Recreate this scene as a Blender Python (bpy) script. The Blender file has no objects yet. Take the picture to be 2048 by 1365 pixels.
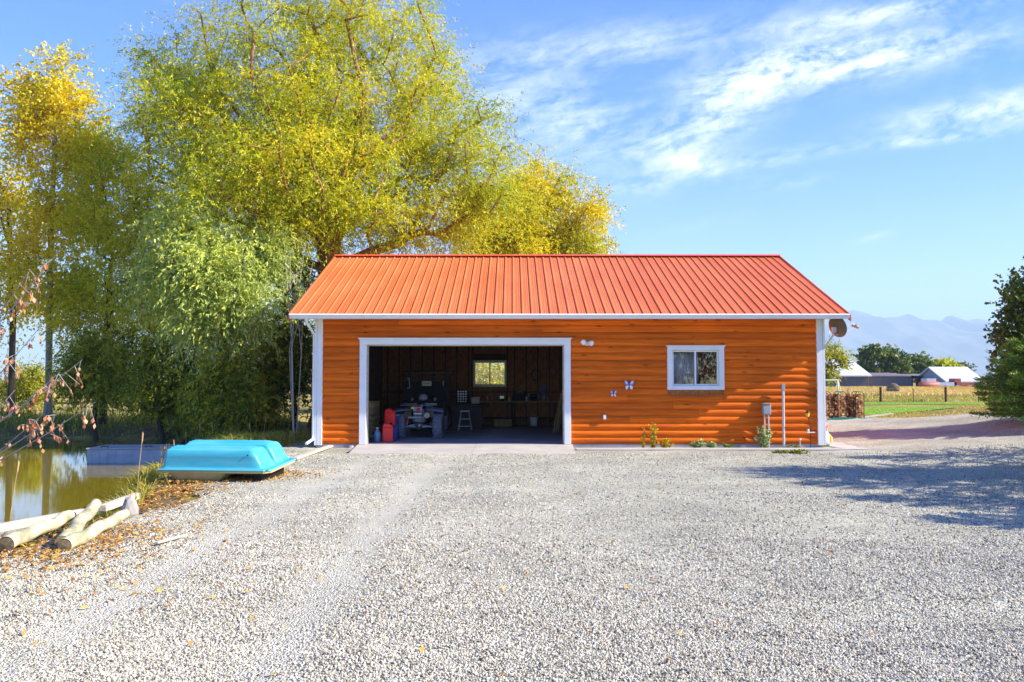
import bpy, math, random
import numpy as np
from mathutils import Vector, Matrix, noise as mn
random.seed(7); rng = np.random.default_rng(7)
SC = bpy.context.scene; COL = SC.collection
PI = math.pi; R = math.radians
# ------------------------------------------------------------------ camera
F = 1750.0; CH = 1.55; TH = math.atan(79.5/F)
cam_d = bpy.data.cameras.new('camera'); cam = bpy.data.objects.new('camera', cam_d); COL.objects.link(cam)
cam.location = (0, 0, CH); cam.rotation_euler = (PI/2+TH, 0, 0)
cam_d.sensor_width = 36; cam_d.lens = 36*F/2048; cam_d.clip_start = .05; cam_d.clip_end = 60000
SC.camera = cam
# ------------------------------------------------------------------ light
LD = Vector((-3.78, .60, -2.50)).normalized()
EL = math.asin(-LD.z); AZ = math.atan2(-LD.x, -LD.y)      # azimuth clockwise from +Y
SC.view_settings.view_transform = 'Standard'; SC.view_settings.look = 'None'
SC.view_settings.gamma = 1; SC.view_settings.exposure = 1.66
SC.cycles.max_bounces = 8; SC.cycles.transparent_max_bounces = 12; SC.cycles.volume_bounces = 0
SC.cycles.use_denoising = True
sl = bpy.data.lights.new('sun', 'SUN'); sl.energy = 4.6; sl.angle = R(.5); sl.color = (1, .93, .80)
sun = bpy.data.objects.new('sun', sl); COL.objects.link(sun); sun.location = (30, -5, 25)
sun.rotation_euler = LD.to_track_quat('-Z', 'Y').to_euler()
W = bpy.data.worlds.new('World'); SC.world = W; W.use_nodes = True
def build_world():
    nt = W.node_tree; N = nt.nodes; L = nt.links; N.clear()
    out = N.new('ShaderNodeOutputWorld'); bg = N.new('ShaderNodeBackground'); L.new(bg.outputs[0], out.inputs[0])
    sky = N.new('ShaderNodeTexSky'); sky.sky_type = 'NISHITA'; sky.sun_disc = False
    sky.sun_elevation = EL; sky.sun_rotation = AZ; sky.altitude = 900; sky.air_density = 1.0; sky.dust_density = .35; sky.ozone_density = 2.6
    bg.inputs[1].default_value = .15
    tc = N.new('ShaderNodeTexCoord'); sx = N.new('ShaderNodeSeparateXYZ'); L.new(tc.outputs['Generated'], sx.inputs[0])
    def M(op, a, b=None, c=None):
        n = N.new('ShaderNodeMath'); n.operation = op
        for i, q in enumerate((a, b, c)):
            if q is None: continue
            if isinstance(q, (int, float)): n.inputs[i].default_value = q
            else: L.new(q, n.inputs[i])
        return n.outputs[0]
    ay = M('MAXIMUM', M('ABSOLUTE', sx.outputs[1]), .05)
    u = M('DIVIDE', sx.outputs[0], ay); v = M('DIVIDE', sx.outputs[2], ay)
    # fibrous cirrus: noise on streak-aligned coordinates
    a = R(17); ca, sa = math.cos(a), math.sin(a)
    us = M('ADD', M('MULTIPLY', u, ca), M('MULTIPLY', v, sa)); vs = M('SUBTRACT', M('MULTIPLY', v, ca), M('MULTIPLY', u, sa))
    def noise(sxx, syy, det, rough, dist, off=0):
        cb = N.new('ShaderNodeCombineXYZ'); L.new(M('MULTIPLY', us, sxx), cb.inputs[0]); L.new(M('MULTIPLY', vs, syy), cb.inputs[1]); cb.inputs[2].default_value = off
        n = N.new('ShaderNodeTexNoise'); n.inputs['Scale'].default_value = 1; n.inputs['Detail'].default_value = det
        n.inputs['Roughness'].default_value = rough; n.inputs['Distortion'].default_value = dist; L.new(cb.outputs[0], n.inputs['Vector']); return n.outputs[0]
    fib = noise(7, 26, 8, .62, .7); big = noise(3.2, 8, 4, .55, .5, 3.1); fine = noise(38, 70, 5, .7, .4, 9.)
    def blob(px, py, rx, ry, ang, amp):
        cu, cv = (px-1024)/F, (762-py)/F; A = R(ang); c, s = math.cos(A), math.sin(A)
        du = M('SUBTRACT', u, cu); dv = M('SUBTRACT', v, cv)
        p = M('DIVIDE', M('ADD', M('MULTIPLY', du, c), M('MULTIPLY', dv, s)), rx/F)
        q = M('DIVIDE', M('SUBTRACT', M('MULTIPLY', dv, c), M('MULTIPLY', du, s)), ry/F)
        e = M('MULTIPLY', M('ADD', M('MULTIPLY', p, p), M('MULTIPLY', q, q)), -1.)
        return M('MULTIPLY', M('EXPONENT', e), amp)
    tot = None
    for b in [(1700, 112, 270, 48, 9, 1.25), (1480, 185, 170, 48, 27, 1.0), (1390, 300, 130, 40, 28, .75), (1560, 312, 130, 17, 9, .8), (1560, 362, 90, 14, 4, .55),
              (1130, 235, 200, 80, -18, .72), (1190, 85, 260, 45, 6, .55), (1380, 320, 90, 22, -22, .6), (1990, 215, 190, 34, 11, 1.15), (1880, 272, 130, 12, 5, .7),
              (1800, 12, 200, 20, 8, .8), (1745, 474, 45, 8, 14, .5), (1270, 370, 80, 18, 10, .35), (-500, 250, 300, 60, 12, .9), (2700, 300, 300, 70, 14, .9)]:
        o = blob(*b); tot = o if tot is None else M('ADD', tot, o)
    gen = M('MULTIPLY', M('SUBTRACT', big, .56), 1.1)
    dens = M('ADD', tot, M('MAXIMUM', gen, 0.))
    wisp = M('ADD', M('MULTIPLY', M('SUBTRACT', fib, .36), 3.0), M('MULTIPLY', M('SUBTRACT', fine, .5), 1.7))
    mask = N.new('ShaderNodeClamp'); L.new(M('MULTIPLY', M('MULTIPLY', dens, wisp), 1.0), mask.inputs[0])
    up = M('MULTIPLY', mask.outputs[0], M('MINIMUM', M('MAXIMUM', M('MULTIPLY', sx.outputs[2], 14.), 0.), 1.))
    hs = N.new('ShaderNodeHueSaturation'); hs.inputs['Saturation'].default_value = 1.5; hs.inputs['Hue'].default_value = .526; hs.inputs['Value'].default_value = .71; L.new(sky.outputs[0], hs.inputs['Color'])
    mix = N.new('ShaderNodeMix'); mix.data_type = 'RGBA'; L.new(up, mix.inputs[0]); L.new(hs.outputs[0], mix.inputs[6])
    mix.inputs[7].default_value = (3.3, 3.4, 3.5, 1); L.new(mix.outputs[2], bg.inputs[0])
build_world()

# ------------------------------------------------------------------ helpers
def at(px, py, Y):
    u = (px-1024)/F; v = (682.5-py)/F; t = Y/(math.cos(TH)-v*math.sin(TH))
    return Vector((u*t, Y, CH+t*(math.sin(TH)+v*math.cos(TH))))
GZ = -.13
def gnd(px, py, z=GZ):
    u = (px-1024)/F; v = (682.5-py)/F; t = (z-CH)/(math.sin(TH)+v*math.cos(TH))
    return Vector((u*t, t*(math.cos(TH)-v*math.sin(TH)), z))
def mat(name, base, rough=.6, metal=0., c2=None, nscale=(6, 6, 6), namt=1., bump=0., bscale=None, spec=.4, rand=0., trans=0., coat=0., lo=.35, hi=.65, det=5):
    m = bpy.data.materials.new(name); m.use_nodes = True; nt = m.node_tree; N = nt.nodes; L = nt.links
    p = N['Principled BSDF']; p.inputs['Base Color'].default_value = (*base, 1); p.inputs['Roughness'].default_value = rough
    p.inputs['Metallic'].default_value = metal; p.inputs['Specular IOR Level'].default_value = spec
    p.inputs['Transmission Weight'].default_value = trans; p.inputs['Coat Weight'].default_value = coat
    tc = N.new('ShaderNodeTexCoord'); col = None
    def nz(sc, d=det):
        mp = N.new('ShaderNodeMapping'); mp.inputs['Scale'].default_value = sc; L.new(tc.outputs['Object'], mp.inputs[0])
        n = N.new('ShaderNodeTexNoise'); n.inputs['Scale'].default_value = 1; n.inputs['Detail'].default_value = d; n.inputs['Roughness'].default_value = .6; L.new(mp.outputs[0], n.inputs['Vector'])
        if rand:
            oi = N.new('ShaderNodeObjectInfo'); mu = N.new('ShaderNodeMath'); mu.operation = 'MULTIPLY'; mu.inputs[1].default_value = 37.; L.new(oi.outputs['Random'], mu.inputs[0])
            cx = N.new('ShaderNodeCombineXYZ'); L.new(mu.outputs[0], cx.inputs[0]); L.new(mu.outputs[0], cx.inputs[2]); L.new(cx.outputs[0], mp.inputs['Location'])
        return n.outputs[0]
    if c2 is not None:
        mr = N.new('ShaderNodeMapRange'); mr.inputs[1].default_value = lo; mr.inputs[2].default_value = hi; mr.inputs[4].default_value = namt; L.new(nz(nscale), mr.inputs[0])
        mx = N.new('ShaderNodeMix'); mx.data_type = 'RGBA'; mx.inputs[6].default_value = (*base, 1); mx.inputs[7].default_value = (*c2, 1); L.new(mr.outputs[0], mx.inputs[0]); col = mx.outputs[2]
        if rand:
            oi = N.new('ShaderNodeObjectInfo'); mr2 = N.new('ShaderNodeMapRange'); mr2.inputs[3].default_value = 1-rand; mr2.inputs[4].default_value = 1+rand*.6; L.new(oi.outputs['Random'], mr2.inputs[0])
            h = N.new('ShaderNodeHueSaturation'); L.new(mr2.outputs[0], h.inputs['Value']); L.new(col, h.inputs['Color']); col = h.outputs[0]
        L.new(col, p.inputs['Base Color'])
    if bump:
        b = N.new('ShaderNodeBump'); b.inputs['Strength'].default_value = bump; b.inputs['Distance'].default_value = .01; L.new(nz(bscale or nscale, 6), b.inputs['Height']); L.new(b.outputs[0], p.inputs['Normal'])
    return m
def leafmat(name, cols, transl=.45, rough=.45):
    m = bpy.data.materials.new(name); m.use_nodes = True; nt = m.node_tree; N = nt.nodes; L = nt.links
    p = N['Principled BSDF']; p.inputs['Roughness'].default_value = rough; p.inputs['Specular IOR Level'].default_value = .35
    a = N.new('ShaderNodeAttribute'); a.attribute_name = 'tint'
    cr = N.new('ShaderNodeValToRGB'); e = cr.color_ramp.elements
    while len(e) < len(cols): e.new(.5)
    for i, c in enumerate(cols): e[i].position = i/(len(cols)-1); e[i].color = (*c, 1)
    L.new(a.outputs['Fac'], cr.inputs[0]); L.new(cr.outputs[0], p.inputs['Base Color'])
    t = N.new('ShaderNodeBsdfTranslucent'); L.new(cr.outputs[0], t.inputs[0]); mx = N.new('ShaderNodeMixShader'); mx.inputs[0].default_value = transl
    L.new(p.outputs[0], mx.inputs[1]); L.new(t.outputs[0], mx.inputs[2]); L.new(mx.outputs[0], N['Material Output'].inputs[0]); return m
class MB:
    def __init__(s): s.v = []; s.f = []
    def add(s, vs, fs):
        o = len(s.v); s.v += [tuple(q) for q in vs]; s.f += [tuple(i+o for i in q) for q in fs]; return s
    def box(s, c, d, rot=None, taper=1.):
        x, y, z = d[0]/2, d[1]/2, d[2]/2
        vs = [Vector((a*x*(taper if k > 0 else 1), b*y*(taper if k > 0 else 1), k*z)) for k in (-1, 1) for a, b in ((-1, -1), (1, -1), (1, 1), (-1, 1))]
        if rot is not None: vs = [rot @ q for q in vs]
        return s.add([q+Vector(c) for q in vs], [(3, 2, 1, 0), (4, 5, 6, 7), (0, 1, 5, 4), (1, 2, 6, 5), (2, 3, 7, 6), (3, 0, 4, 7)])
    def b2(s, x0, x1, y0, y1, z0, z1): return s.box(((x0+x1)/2, (y0+y1)/2, (z0+z1)/2), (x1-x0, y1-y0, z1-z0))
    def tube(s, pts, rs, n=8, cap=True):
        pts = [Vector(p) for p in pts]; rs = rs if hasattr(rs, '__len__') else [rs]*len(pts); o = len(s.v); prev = None
        for i, p in enumerate(pts):
            d = (pts[min(i+1, len(pts)-1)]-pts[max(i-1, 0)]).normalized()
            if prev is None: a = d.cross(Vector((0, 0, 1)) if abs(d.z) < .9 else Vector((1, 0, 0))).normalized()
            else: a = (prev-d*prev.dot(d)).normalized()
            prev = a; b = d.cross(a)
            for k in range(n): s.v.append(tuple(p+(a*math.cos(2*PI*k/n)+b*math.sin(2*PI*k/n))*rs[i]))
        for i in range(len(pts)-1):
            for k in range(n): s.f.append((o+i*n+k, o+i*n+(k+1) % n, o+(i+1)*n+(k+1) % n, o+(i+1)*n+k))
        if cap:
            m = len(s.v); e = o+(len(pts)-1)*n; s.v += s.v[o:o+n]+s.v[e:e+n]; s.f.append(tuple(m+k for k in range(n))[::-1]); s.f.append(tuple(m+n+k for k in range(n)))
        return s
    def lathe(s, prof, c, ax=(0, 0, 1), n=20):
        ax = Vector(ax).normalized(); a = ax.orthogonal().normalized(); b = ax.cross(a); c = Vector(c); o = len(s.v)
        for r, h in prof:
            for k in range(n): s.v.append(tuple(c+ax*h+(a*math.cos(2*PI*k/n)+b*math.sin(2*PI*k/n))*max(r, 1e-4)))
        for i in range(len(prof)-1):
            for k in range(n): s.f.append((o+i*n+k, o+i*n+(k+1) % n, o+(i+1)*n+(k+1) % n, o+(i+1)*n+k))
        return s
    def prism(s, poly, y0, y1, axis='y'):
        n = len(poly); f = (lambda a, b, t: (a, t, b)) if axis == 'y' else (lambda a, b, t: (t, a, b)) if axis == 'x' else (lambda a, b, t: (a, b, t))
        return s.add([f(a, b, y0) for a, b in poly]+[f(a, b, y1) for a, b in poly], [tuple(range(n)), tuple(range(2*n-1, n-1, -1))]+[((i+1) % n, i, n+i, n+(i+1) % n) for i in range(n)])
    def build(s, name, m, parent=None, smooth=False, bevel=0.):
        me = bpy.data.meshes.new(name); me.from_pydata(s.v, [], s.f); return link(name, me, m, parent, smooth, bevel)
def link(name, me, m, parent=None, smooth=False, bevel=0.):
    o = bpy.data.objects.new(name, me); COL.objects.link(o)
    if m: me.materials.append(m)
    if smooth: me.polygons.foreach_set('use_smooth', [True]*len(me.polygons)); 
    if bevel:
        b = o.modifiers.new('bevel', 'BEVEL'); b.width = bevel; b.segments = 2; b.limit_method = 'ANGLE'
    if parent:
        o.parent = parent
        if parent.type != 'EMPTY' or True: o.matrix_parent_inverse = Matrix.Identity(4)
    me.update(); return o
def tag(o, label=None, cat=None, group=None, kind=None):
    for k, q in (('label', label), ('category', cat), ('group', group), ('kind', kind)):
        if q: o[k] = q
    return o
def thing(name, label, cat, loc=(0, 0, 0), rz=0., group=None):
    o = bpy.data.objects.new(name, None); COL.objects.link(o); o.location = loc; o.rotation_euler = (0, 0, rz); o.empty_display_size = .2
    return tag(o, label, cat, group)
def dup(o, loc=None, rz=None, label=None, parent=None, scale=None):
    c = o.copy(); COL.objects.link(c); c.parent = parent
    if loc is not None: c.location = loc
    if rz is not None: c.rotation_euler = (0, 0, rz)
    if scale: c.scale = scale
    if label: c['label'] = label
    for ch in o.children: dup(ch, parent=c)
    return c
def npmesh(name, V, Fq, m, parent=None, attrs=None, smooth=False):
    me = bpy.data.meshes.new(name); nf, k = Fq.shape
    me.vertices.add(len(V)); me.vertices.foreach_set('co', np.ascontiguousarray(V, dtype=np.float32).ravel())
    me.loops.add(nf*k); me.loops.foreach_set('vertex_index', np.ascontiguousarray(Fq, dtype=np.int32).ravel())
    me.polygons.add(nf); me.polygons.foreach_set('loop_start', np.arange(0, nf*k, k, dtype=np.int32)); me.polygons.foreach_set('loop_total', np.full(nf, k, dtype=np.int32))
    for an, arr in (attrs or {}).items():
        a = me.attributes.new(an, 'FLOAT', 'POINT'); a.data.foreach_set('value', np.ascontiguousarray(arr, dtype=np.float32))
    me.update(calc_edges=True); return link(name, me, m, parent, smooth)

# ------------------------------------------------------------------ materials
GRV = None
M_wood = mat('stained_log', (.88, .175, .006), .6, c2=(.36, .05, .003), nscale=(1.1, 14, 26), namt=.85, bump=.35, bscale=(3, 40, 60), rand=.20, spec=.15, lo=.40, hi=.78, det=9)
def knots(m):
    N = m.node_tree.nodes; L = m.node_tree.links; p = N['Principled BSDF']; src = p.inputs['Base Color'].links[0].from_socket; tc = N.new('ShaderNodeTexCoord'); mp = N.new('ShaderNodeMapping'); mp.inputs['Scale'].default_value = (1.7, 3, 5.8); L.new(tc.outputs['Object'], mp.inputs[0])
    vo = N.new('ShaderNodeTexVoronoi'); vo.inputs['Scale'].default_value = 1.; L.new(mp.outputs[0], vo.inputs['Vector']); r1 = N.new('ShaderNodeMapRange'); r1.inputs[1].default_value = .05; r1.inputs[2].default_value = .16; r1.inputs[3].default_value = .35; r1.inputs[4].default_value = 1.; L.new(vo.outputs['Distance'], r1.inputs[0])
    n = N.new('ShaderNodeTexNoise'); n.inputs['Scale'].default_value = .55; n.inputs['Detail'].default_value = 4; L.new(tc.outputs['Object'], n.inputs['Vector']); r2 = N.new('ShaderNodeMapRange'); r2.inputs[1].default_value = .3; r2.inputs[2].default_value = .7; r2.inputs[3].default_value = .80; r2.inputs[4].default_value = 1.12; L.new(n.outputs[0], r2.inputs[0])
    mu = N.new('ShaderNodeMath'); mu.operation = 'MULTIPLY'; L.new(r1.outputs[0], mu.inputs[0]); L.new(r2.outputs[0], mu.inputs[1]); h = N.new('ShaderNodeHueSaturation'); L.new(src, h.inputs['Color']); L.new(mu.outputs[0], h.inputs['Value']); L.new(h.outputs[0], p.inputs['Base Color'])
knots(M_wood)
M_white = mat('white_paint', (.80, .80, .79), .45, c2=(.70, .69, .66), nscale=(3, 3, 3), namt=.6)
M_roof = mat('red_metal_roof', (.71, .166, .052), .5, c2=(.57, .115, .03), nscale=(2.2, .5, .5), namt=.85, spec=.22, rand=.05, det=8)
M_rooftrim = mat('red_metal_trim', (.60, .085, .035), .45)
M_osb = mat('osb_sheathing', (.42, .16, .055), .8, c2=(.22, .075, .025), nscale=(22, 22, 9))
M_stud = mat('stud_wood', (.10, .045, .02), .8, c2=(.06, .025, .012), nscale=(4, 4, 20))
M_conc = mat('concrete', (.46, .42, .37), .85, c2=(.36, .33, .30), nscale=(1.3, 1.3, 1.3), bump=.15, bscale=(60, 60, 60))
M_floor = mat('garage_floor', (.46, .42, .44), .6, c2=(.28, .25, .26), nscale=(1.1, 1.1, 1.1))
M_dark = mat('dark_plastic', (.010, .010, .011), .6, spec=.2)
M_black = mat('black_metal', (.015, .015, .017), .4, metal=.3)
M_steel = mat('bare_steel', (.45, .45, .46), .35, metal=.9)
M_grey = mat('grey_plastic', (.35, .36, .37), .5, c2=(.28, .29, .30), nscale=(8, 8, 8))
M_tyre = mat('tyre_rubber', (.13, .13, .17), .8, c2=(.24, .23, .27), nscale=(14, 14, 14))
M_blue = mat('blue_plastic', (.02, .05, .22), .4)
M_lblue = mat('pale_blue_plastic', (.25, .36, .52), .5)
M_red = mat('red_plastic', (.90, .014, .012), .35)
M_yel = mat('yellow_label', (.75, .55, .02), .5)
M_turq = mat('turquoise_plastic', (.030, .36, .45), .42, c2=(.10, .42, .48), nscale=(1.6, 1.6, 9), namt=.9, bump=.05, bscale=(9, 9, 9), spec=.45)
M_tan = mat('tan_plastic', (.55, .40, .22), .5, c2=(.40, .33, .12), nscale=(5, 5, 5))
M_gal = mat('galvanised_post', (.55, .56, .58), .45, metal=.4)
M_pole = mat('peeled_pole', (.56, .48, .30), .8, c2=(.26, .25, .15), nscale=(4, 4, 9), lo=.42, hi=.62, bump=.7, bscale=(12, 12, 14))
M_end = mat('cut_end', (.30, .22, .11), .85, c2=(.13, .09, .05), nscale=(30, 30, 30))
M_timber = mat('weathered_timber', (.58, .52, .42), .8, c2=(.42, .36, .28), nscale=(2, 20, 20), bump=.3)
M_stone = mat('field_stone', (.36, .32, .28), .85, c2=(.24, .22, .21), nscale=(6, 6, 6), bump=.5, bscale=(14, 14, 14))
M_bark = mat('willow_bark', (.36, .18, .075), .9, c2=(.20, .10, .045), nscale=(5, 5, 1.6), bump=.6, bscale=(9, 9, 3))
M_bark2 = mat('cottonwood_bark', (.34, .30, .24), .9, c2=(.20, .17, .13), nscale=(5, 5, 1.6), bump=.6, bscale=(9, 9, 3))
M_bark3 = mat('dark_bark', (.09, .065, .045), .9, c2=(.05, .035, .025), nscale=(6, 6, 2), bump=.6)
M_fire = mat('split_firewood', (.85, .50, .20), .85, c2=(.30, .12, .04), nscale=(9, 9, 9), rand=.45)
M_fbark = mat('firewood_bark', (.24, .07, .02), .9, c2=(.12, .035, .014), nscale=(14, 14, 14), rand=.3)
M_board = mat('raw_board', (.50, .33, .14), .8, c2=(.36, .22, .09), nscale=(14, 3, 3), rand=.2)
M_curt = mat('curtain_cloth', (.50, .49, .53), .9); M_rcurt = mat('red_curtain_cloth', (.16, .02, .025), .9)
M_hose = mat('green_hose', (.02, .34, .24), .45)
def glassmat():
    m = bpy.data.materials.new('window_glass'); m.use_nodes = True; N = m.node_tree.nodes; L = m.node_tree.links; N.remove(N['Principled BSDF'])
    t = N.new('ShaderNodeBsdfTransparent'); g = N.new('ShaderNodeBsdfGlossy'); g.inputs['Roughness'].default_value = .015; fr = N.new('ShaderNodeFresnel'); fr.inputs[0].default_value = 1.6
    mx = N.new('ShaderNodeMixShader'); L.new(fr.outputs[0], mx.inputs[0]); L.new(t.outputs[0], mx.inputs[1]); L.new(g.outputs[0], mx.inputs[2]); L.new(mx.outputs[0], N['Material Output'].inputs[0]); return m
M_glass = glassmat()

# ------------------------------------------------------------------ terrain
POND = np.array([(-60, 8.2), (-8, 8.2), (-6.4, 9.3), (-5.75, 11.0), (-6.1, 12.6), (-6.9, 14.2), (-7.3, 16), (-7.6, 19), (-8.3, 23), (-9.8, 27), (-11.8, 30.3), (-15, 31.6), (-20, 32), (-60, 31.5)], float)
GRAV = np.array([(-5.3, -6), (-5.2, 7), (-4.55, 10.4), (-4.5, 12.2), (-4.9, 13.6), (-4.7, 15.9), (-5.6, 17.5), (-6.2, 20), (-6.1, 24), (-4.9, 26.5), (-4.9, 31.4), (9, 36), (13, 38.6), (40, 39.5), (40, -6)], float)
def sdist(X, Y, P):
    """signed distance to polygon, negative inside"""
    d = np.full(X.shape, 1e9); ins = np.zeros(X.shape, bool); n = len(P)
    for i in range(n):
        ax, ay = P[i]; bx, by = P[(i+1) % n]; ex, ey = bx-ax, by-ay
        t = np.clip(((X-ax)*ex+(Y-ay)*ey)/(ex*ex+ey*ey), 0, 1); d = np.minimum(d, np.hypot(X-ax-t*ex, Y-ay-t*ey))
        c = ((ay > Y) != (by > Y)); ins ^= c & (X < (bx-ax)*(Y-ay)/np.where(by == ay, 1e-9, by-ay)+ax)
    return np.where(ins, -d, d)
def sst(a, b, x): t = np.clip((x-a)/(b-a), 0, 1); return t*t*(3-2*t)
def vnoise(X, Y, s, seed=0):
    g = np.random.default_rng(seed).random((256, 256)); x = X*s; y = Y*s; xi = np.floor(x).astype(int); yi = np.floor(y).astype(int); fx = x-xi; fy = y-yi
    fx = fx*fx*(3-2*fx); fy = fy*fy*(3-2*fy); G = lambda a, b: g[a % 256, b % 256]
    return (G(xi, yi)*(1-fx)+G(xi+1, yi)*fx)*(1-fy)+(G(xi, yi+1)*(1-fx)+G(xi+1, yi+1)*fx)*fy-.5
def H(X, Y):
    X = np.asarray(X, float); Y = np.asarray(Y, float)
    d = sdist(X, Y, POND); z = -.46+.46*sst(-.1, 1.15, d)-.9*sst(.0, 2.5, -d)
    z = z+.25*sst(1.5, 5, d)*sst(27, 33, Y)*sst(-6, -9, X)
    z = z+.42*sst(18, 24, X)*sst(36, 40, Y)*sst(47, 43, Y)+.30*sst(7, 14, X)*sst(5, 10, Y)*sst(38, 30, Y)+.38*sst(12.0, 16.0, X)*sst(17, 22, Y)*sst(33, 27, Y)
    z = z+GZ; near = sst(80, 50, np.hypot(X, Y)); z = z+near*.05*vnoise(X, Y, .35, 3)*sst(.3, 2, d)*sst(.5, 4, np.hypot(np.maximum(np.abs(X-1.4)-6.4, 0), np.maximum(np.abs(Y-25.5)-6.5, 0)))
    return z
def hz(x, y): return float(H(np.array([x]), np.array([y]))[0])
def grid(xs, ys, zf, keep=None):
    X, Y = np.meshgrid(xs, ys); Z = zf(X, Y); V = np.stack([X, Y, Z], -1).reshape(-1, 3); nx = len(xs)
    i, j = np.meshgrid(np.arange(nx-1), np.arange(len(ys)-1)); a = (j*nx+i).ravel(); Q = np.stack([a, a+1, a+nx+1, a+nx], 1)
    if keep is not None:
        c = V[Q].mean(1); Q = Q[keep(c[:, 0], c[:, 1])]; u, inv = np.unique(Q, return_inverse=True); V = V[u]; Q = inv.reshape(Q.shape)
    return V, Q
def ground_mat():
    m = bpy.data.materials.new('field_ground'); m.use_nodes = True; nt = m.node_tree; N = nt.nodes; L = nt.links; p = N['Principled BSDF']; p.inputs['Roughness'].default_value = .95; p.inputs['Specular IOR Level'].default_value = .1
    g = N.new('ShaderNodeNewGeometry')
    def nz(s, d=6):
        n = N.new('ShaderNodeTexNoise'); n.inputs['Scale'].default_value = s; n.inputs['Detail'].default_value = d; L.new(g.outputs['Position'], n.inputs['Vector']); return n.outputs[0]
    cr = N.new('ShaderNodeValToRGB'); e = cr.color_ramp.elements; e.new(.5); 
    for i, (q, c) in enumerate([(.36, (.15, .15, .025)), (.5, (.30, .23, .06)), (.64, (.42, .32, .11))]): e[i].position = q; e[i].color = (*c, 1)
    L.new(nz(.16), cr.inputs[0]); c2 = N.new('ShaderNodeValToRGB'); e = c2.color_ramp.elements
    e[0].position = .3; e[0].color = (.5, .5, .5, 1); e[1].position = .7; e[1].color = (1.25, 1.25, 1.25, 1); L.new(nz(9), c2.inputs[0])
    mx = N.new('ShaderNodeMix'); mx.data_type = 'RGBA'; mx.blend_type = 'MULTIPLY'; mx.inputs[0].default_value = 1; L.new(cr.outputs[0], mx.inputs[6]); L.new(c2.outputs[0], mx.inputs[7]); L.new(mx.outputs[2], p.inputs['Base Color'])
    b = N.new('ShaderNodeBump'); b.inputs['Distance'].default_value = .06; b.inputs['Strength'].default_value = .8; L.new(nz(7), b.inputs['Height']); L.new(b.outputs[0], p.inputs['Normal']); return m
M_ground = ground_mat()
M_bankdirt = mat('bank_soil', (.10, .07, .035), .95, c2=(.22, .15, .06), nscale=(3, 3, 3), bump=.8, bscale=(12, 12, 12))
fx = np.concatenate([-np.geomspace(16000, 46, 26), np.arange(-45, 46, .45), np.geomspace(46, 16000, 26)]); fy = np.concatenate([[-400, -60, -20], np.arange(-8, 80, .45), np.geomspace(81, 16000, 36)])
V, Q = grid(fx, fy, H); tag(npmesh('ground', V, Q, M_ground, smooth=True), 'dry grassy field and pond banks reaching to the mountains', 'ground', kind='structure')
# pond bank soil, a sheet over the slopes by the water
V, Q = grid(np.arange(-40, -3.6, .25), np.arange(6.5, 36, .25), lambda X, Y: H(X, Y)+.012+.03*vnoise(X, Y, 2.2, 9), lambda x, y: (np.abs(sdist(x, y, POND)-.7) < 1.25+1.2*vnoise(x, y, .8, 4)) & (sdist(x, y, GRAV) > .1) & ((np.abs(x-1.4) > 6.3) | (y < 21)))
tag(npmesh('pond_bank', V, Q, M_bankdirt, smooth=True), 'brown earth slope round the pond', 'bank', kind='structure')
def gravel_mat():
    m = bpy.data.materials.new('crushed_gravel'); m.use_nodes = True; nt = m.node_tree; N = nt.nodes; L = nt.links; p = N['Principled BSDF']; p.inputs['Roughness'].default_value = .9; p.inputs['Specular IOR Level'].default_value = .15
    g = N.new('ShaderNodeNewGeometry'); ns = N.new('ShaderNodeTexNoise'); ns.inputs['Scale'].default_value = 30; L.new(g.outputs['Position'], ns.inputs['Vector'])
    ad = N.new('ShaderNodeVectorMath'); ad.operation = 'MULTIPLY_ADD'; ad.inputs[1].default_value = (.02, .02, .02); L.new(ns.outputs['Color'], ad.inputs[0]); L.new(g.outputs['Position'], ad.inputs[2])
    vo = N.new('ShaderNodeTexVoronoi'); vo.inputs['Scale'].default_value = 62; L.new(ad.outputs[0], vo.inputs['Vector'])
    sp = N.new('ShaderNodeSeparateColor'); L.new(vo.outputs['Color'], sp.inputs[0]); cr = N.new('ShaderNodeValToRGB'); e = cr.color_ramp.elements
    pal = [(0, (.09, .087, .06)), (.14, (.29, .275, .205)), (.4, (.50, .475, .355)), (.6, (.57, .535, .395)), (.8, (.53, .51, .41)), (1, (.72, .69, .56))]
    while len(e) < len(pal): e.new(.5)
    for i, (q, c) in enumerate(pal): e[i].position = q; e[i].color = (*c, 1)
    L.new(sp.outputs[0], cr.inputs[0])
    n2 = N.new('ShaderNodeTexNoise'); n2.inputs['Scale'].default_value = .7; n2.inputs['Detail'].default_value = 5; L.new(g.outputs['Position'], n2.inputs['Vector'])
    mr = N.new('ShaderNodeMapRange'); mr.inputs[1].default_value = .3; mr.inputs[2].default_value = .7; mr.inputs[3].default_value = .72; mr.inputs[4].default_value = 1.15; L.new(n2.outputs[0], mr.inputs[0])
    ta = N.new('ShaderNodeAttribute'); ta.attribute_name = 'dust'; dm = N.new('ShaderNodeMix'); dm.data_type = 'RGBA'; dm.inputs[7].default_value = (.60, .56, .46, 1); L.new(ta.outputs['Fac'], dm.inputs[0])
    mx = N.new('ShaderNodeMix'); mx.data_type = 'RGBA'; mx.blend_type = 'MULTIPLY'; mx.inputs[0].default_value = 1; L.new(cr.outputs[0], mx.inputs[6]); L.new(mr.outputs[0], mx.inputs[7]); L.new(mx.outputs[2], dm.inputs[6]); L.new(dm.outputs[2], p.inputs['Base Color'])
    b = N.new('ShaderNodeBump'); b.invert = True; b.inputs['Distance'].default_value = .02; b.inputs['Strength'].default_value = 1; L.new(vo.outputs['Distance'], b.inputs['Height']); L.new(b.outputs[0], p.inputs['Normal']); return m
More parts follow.
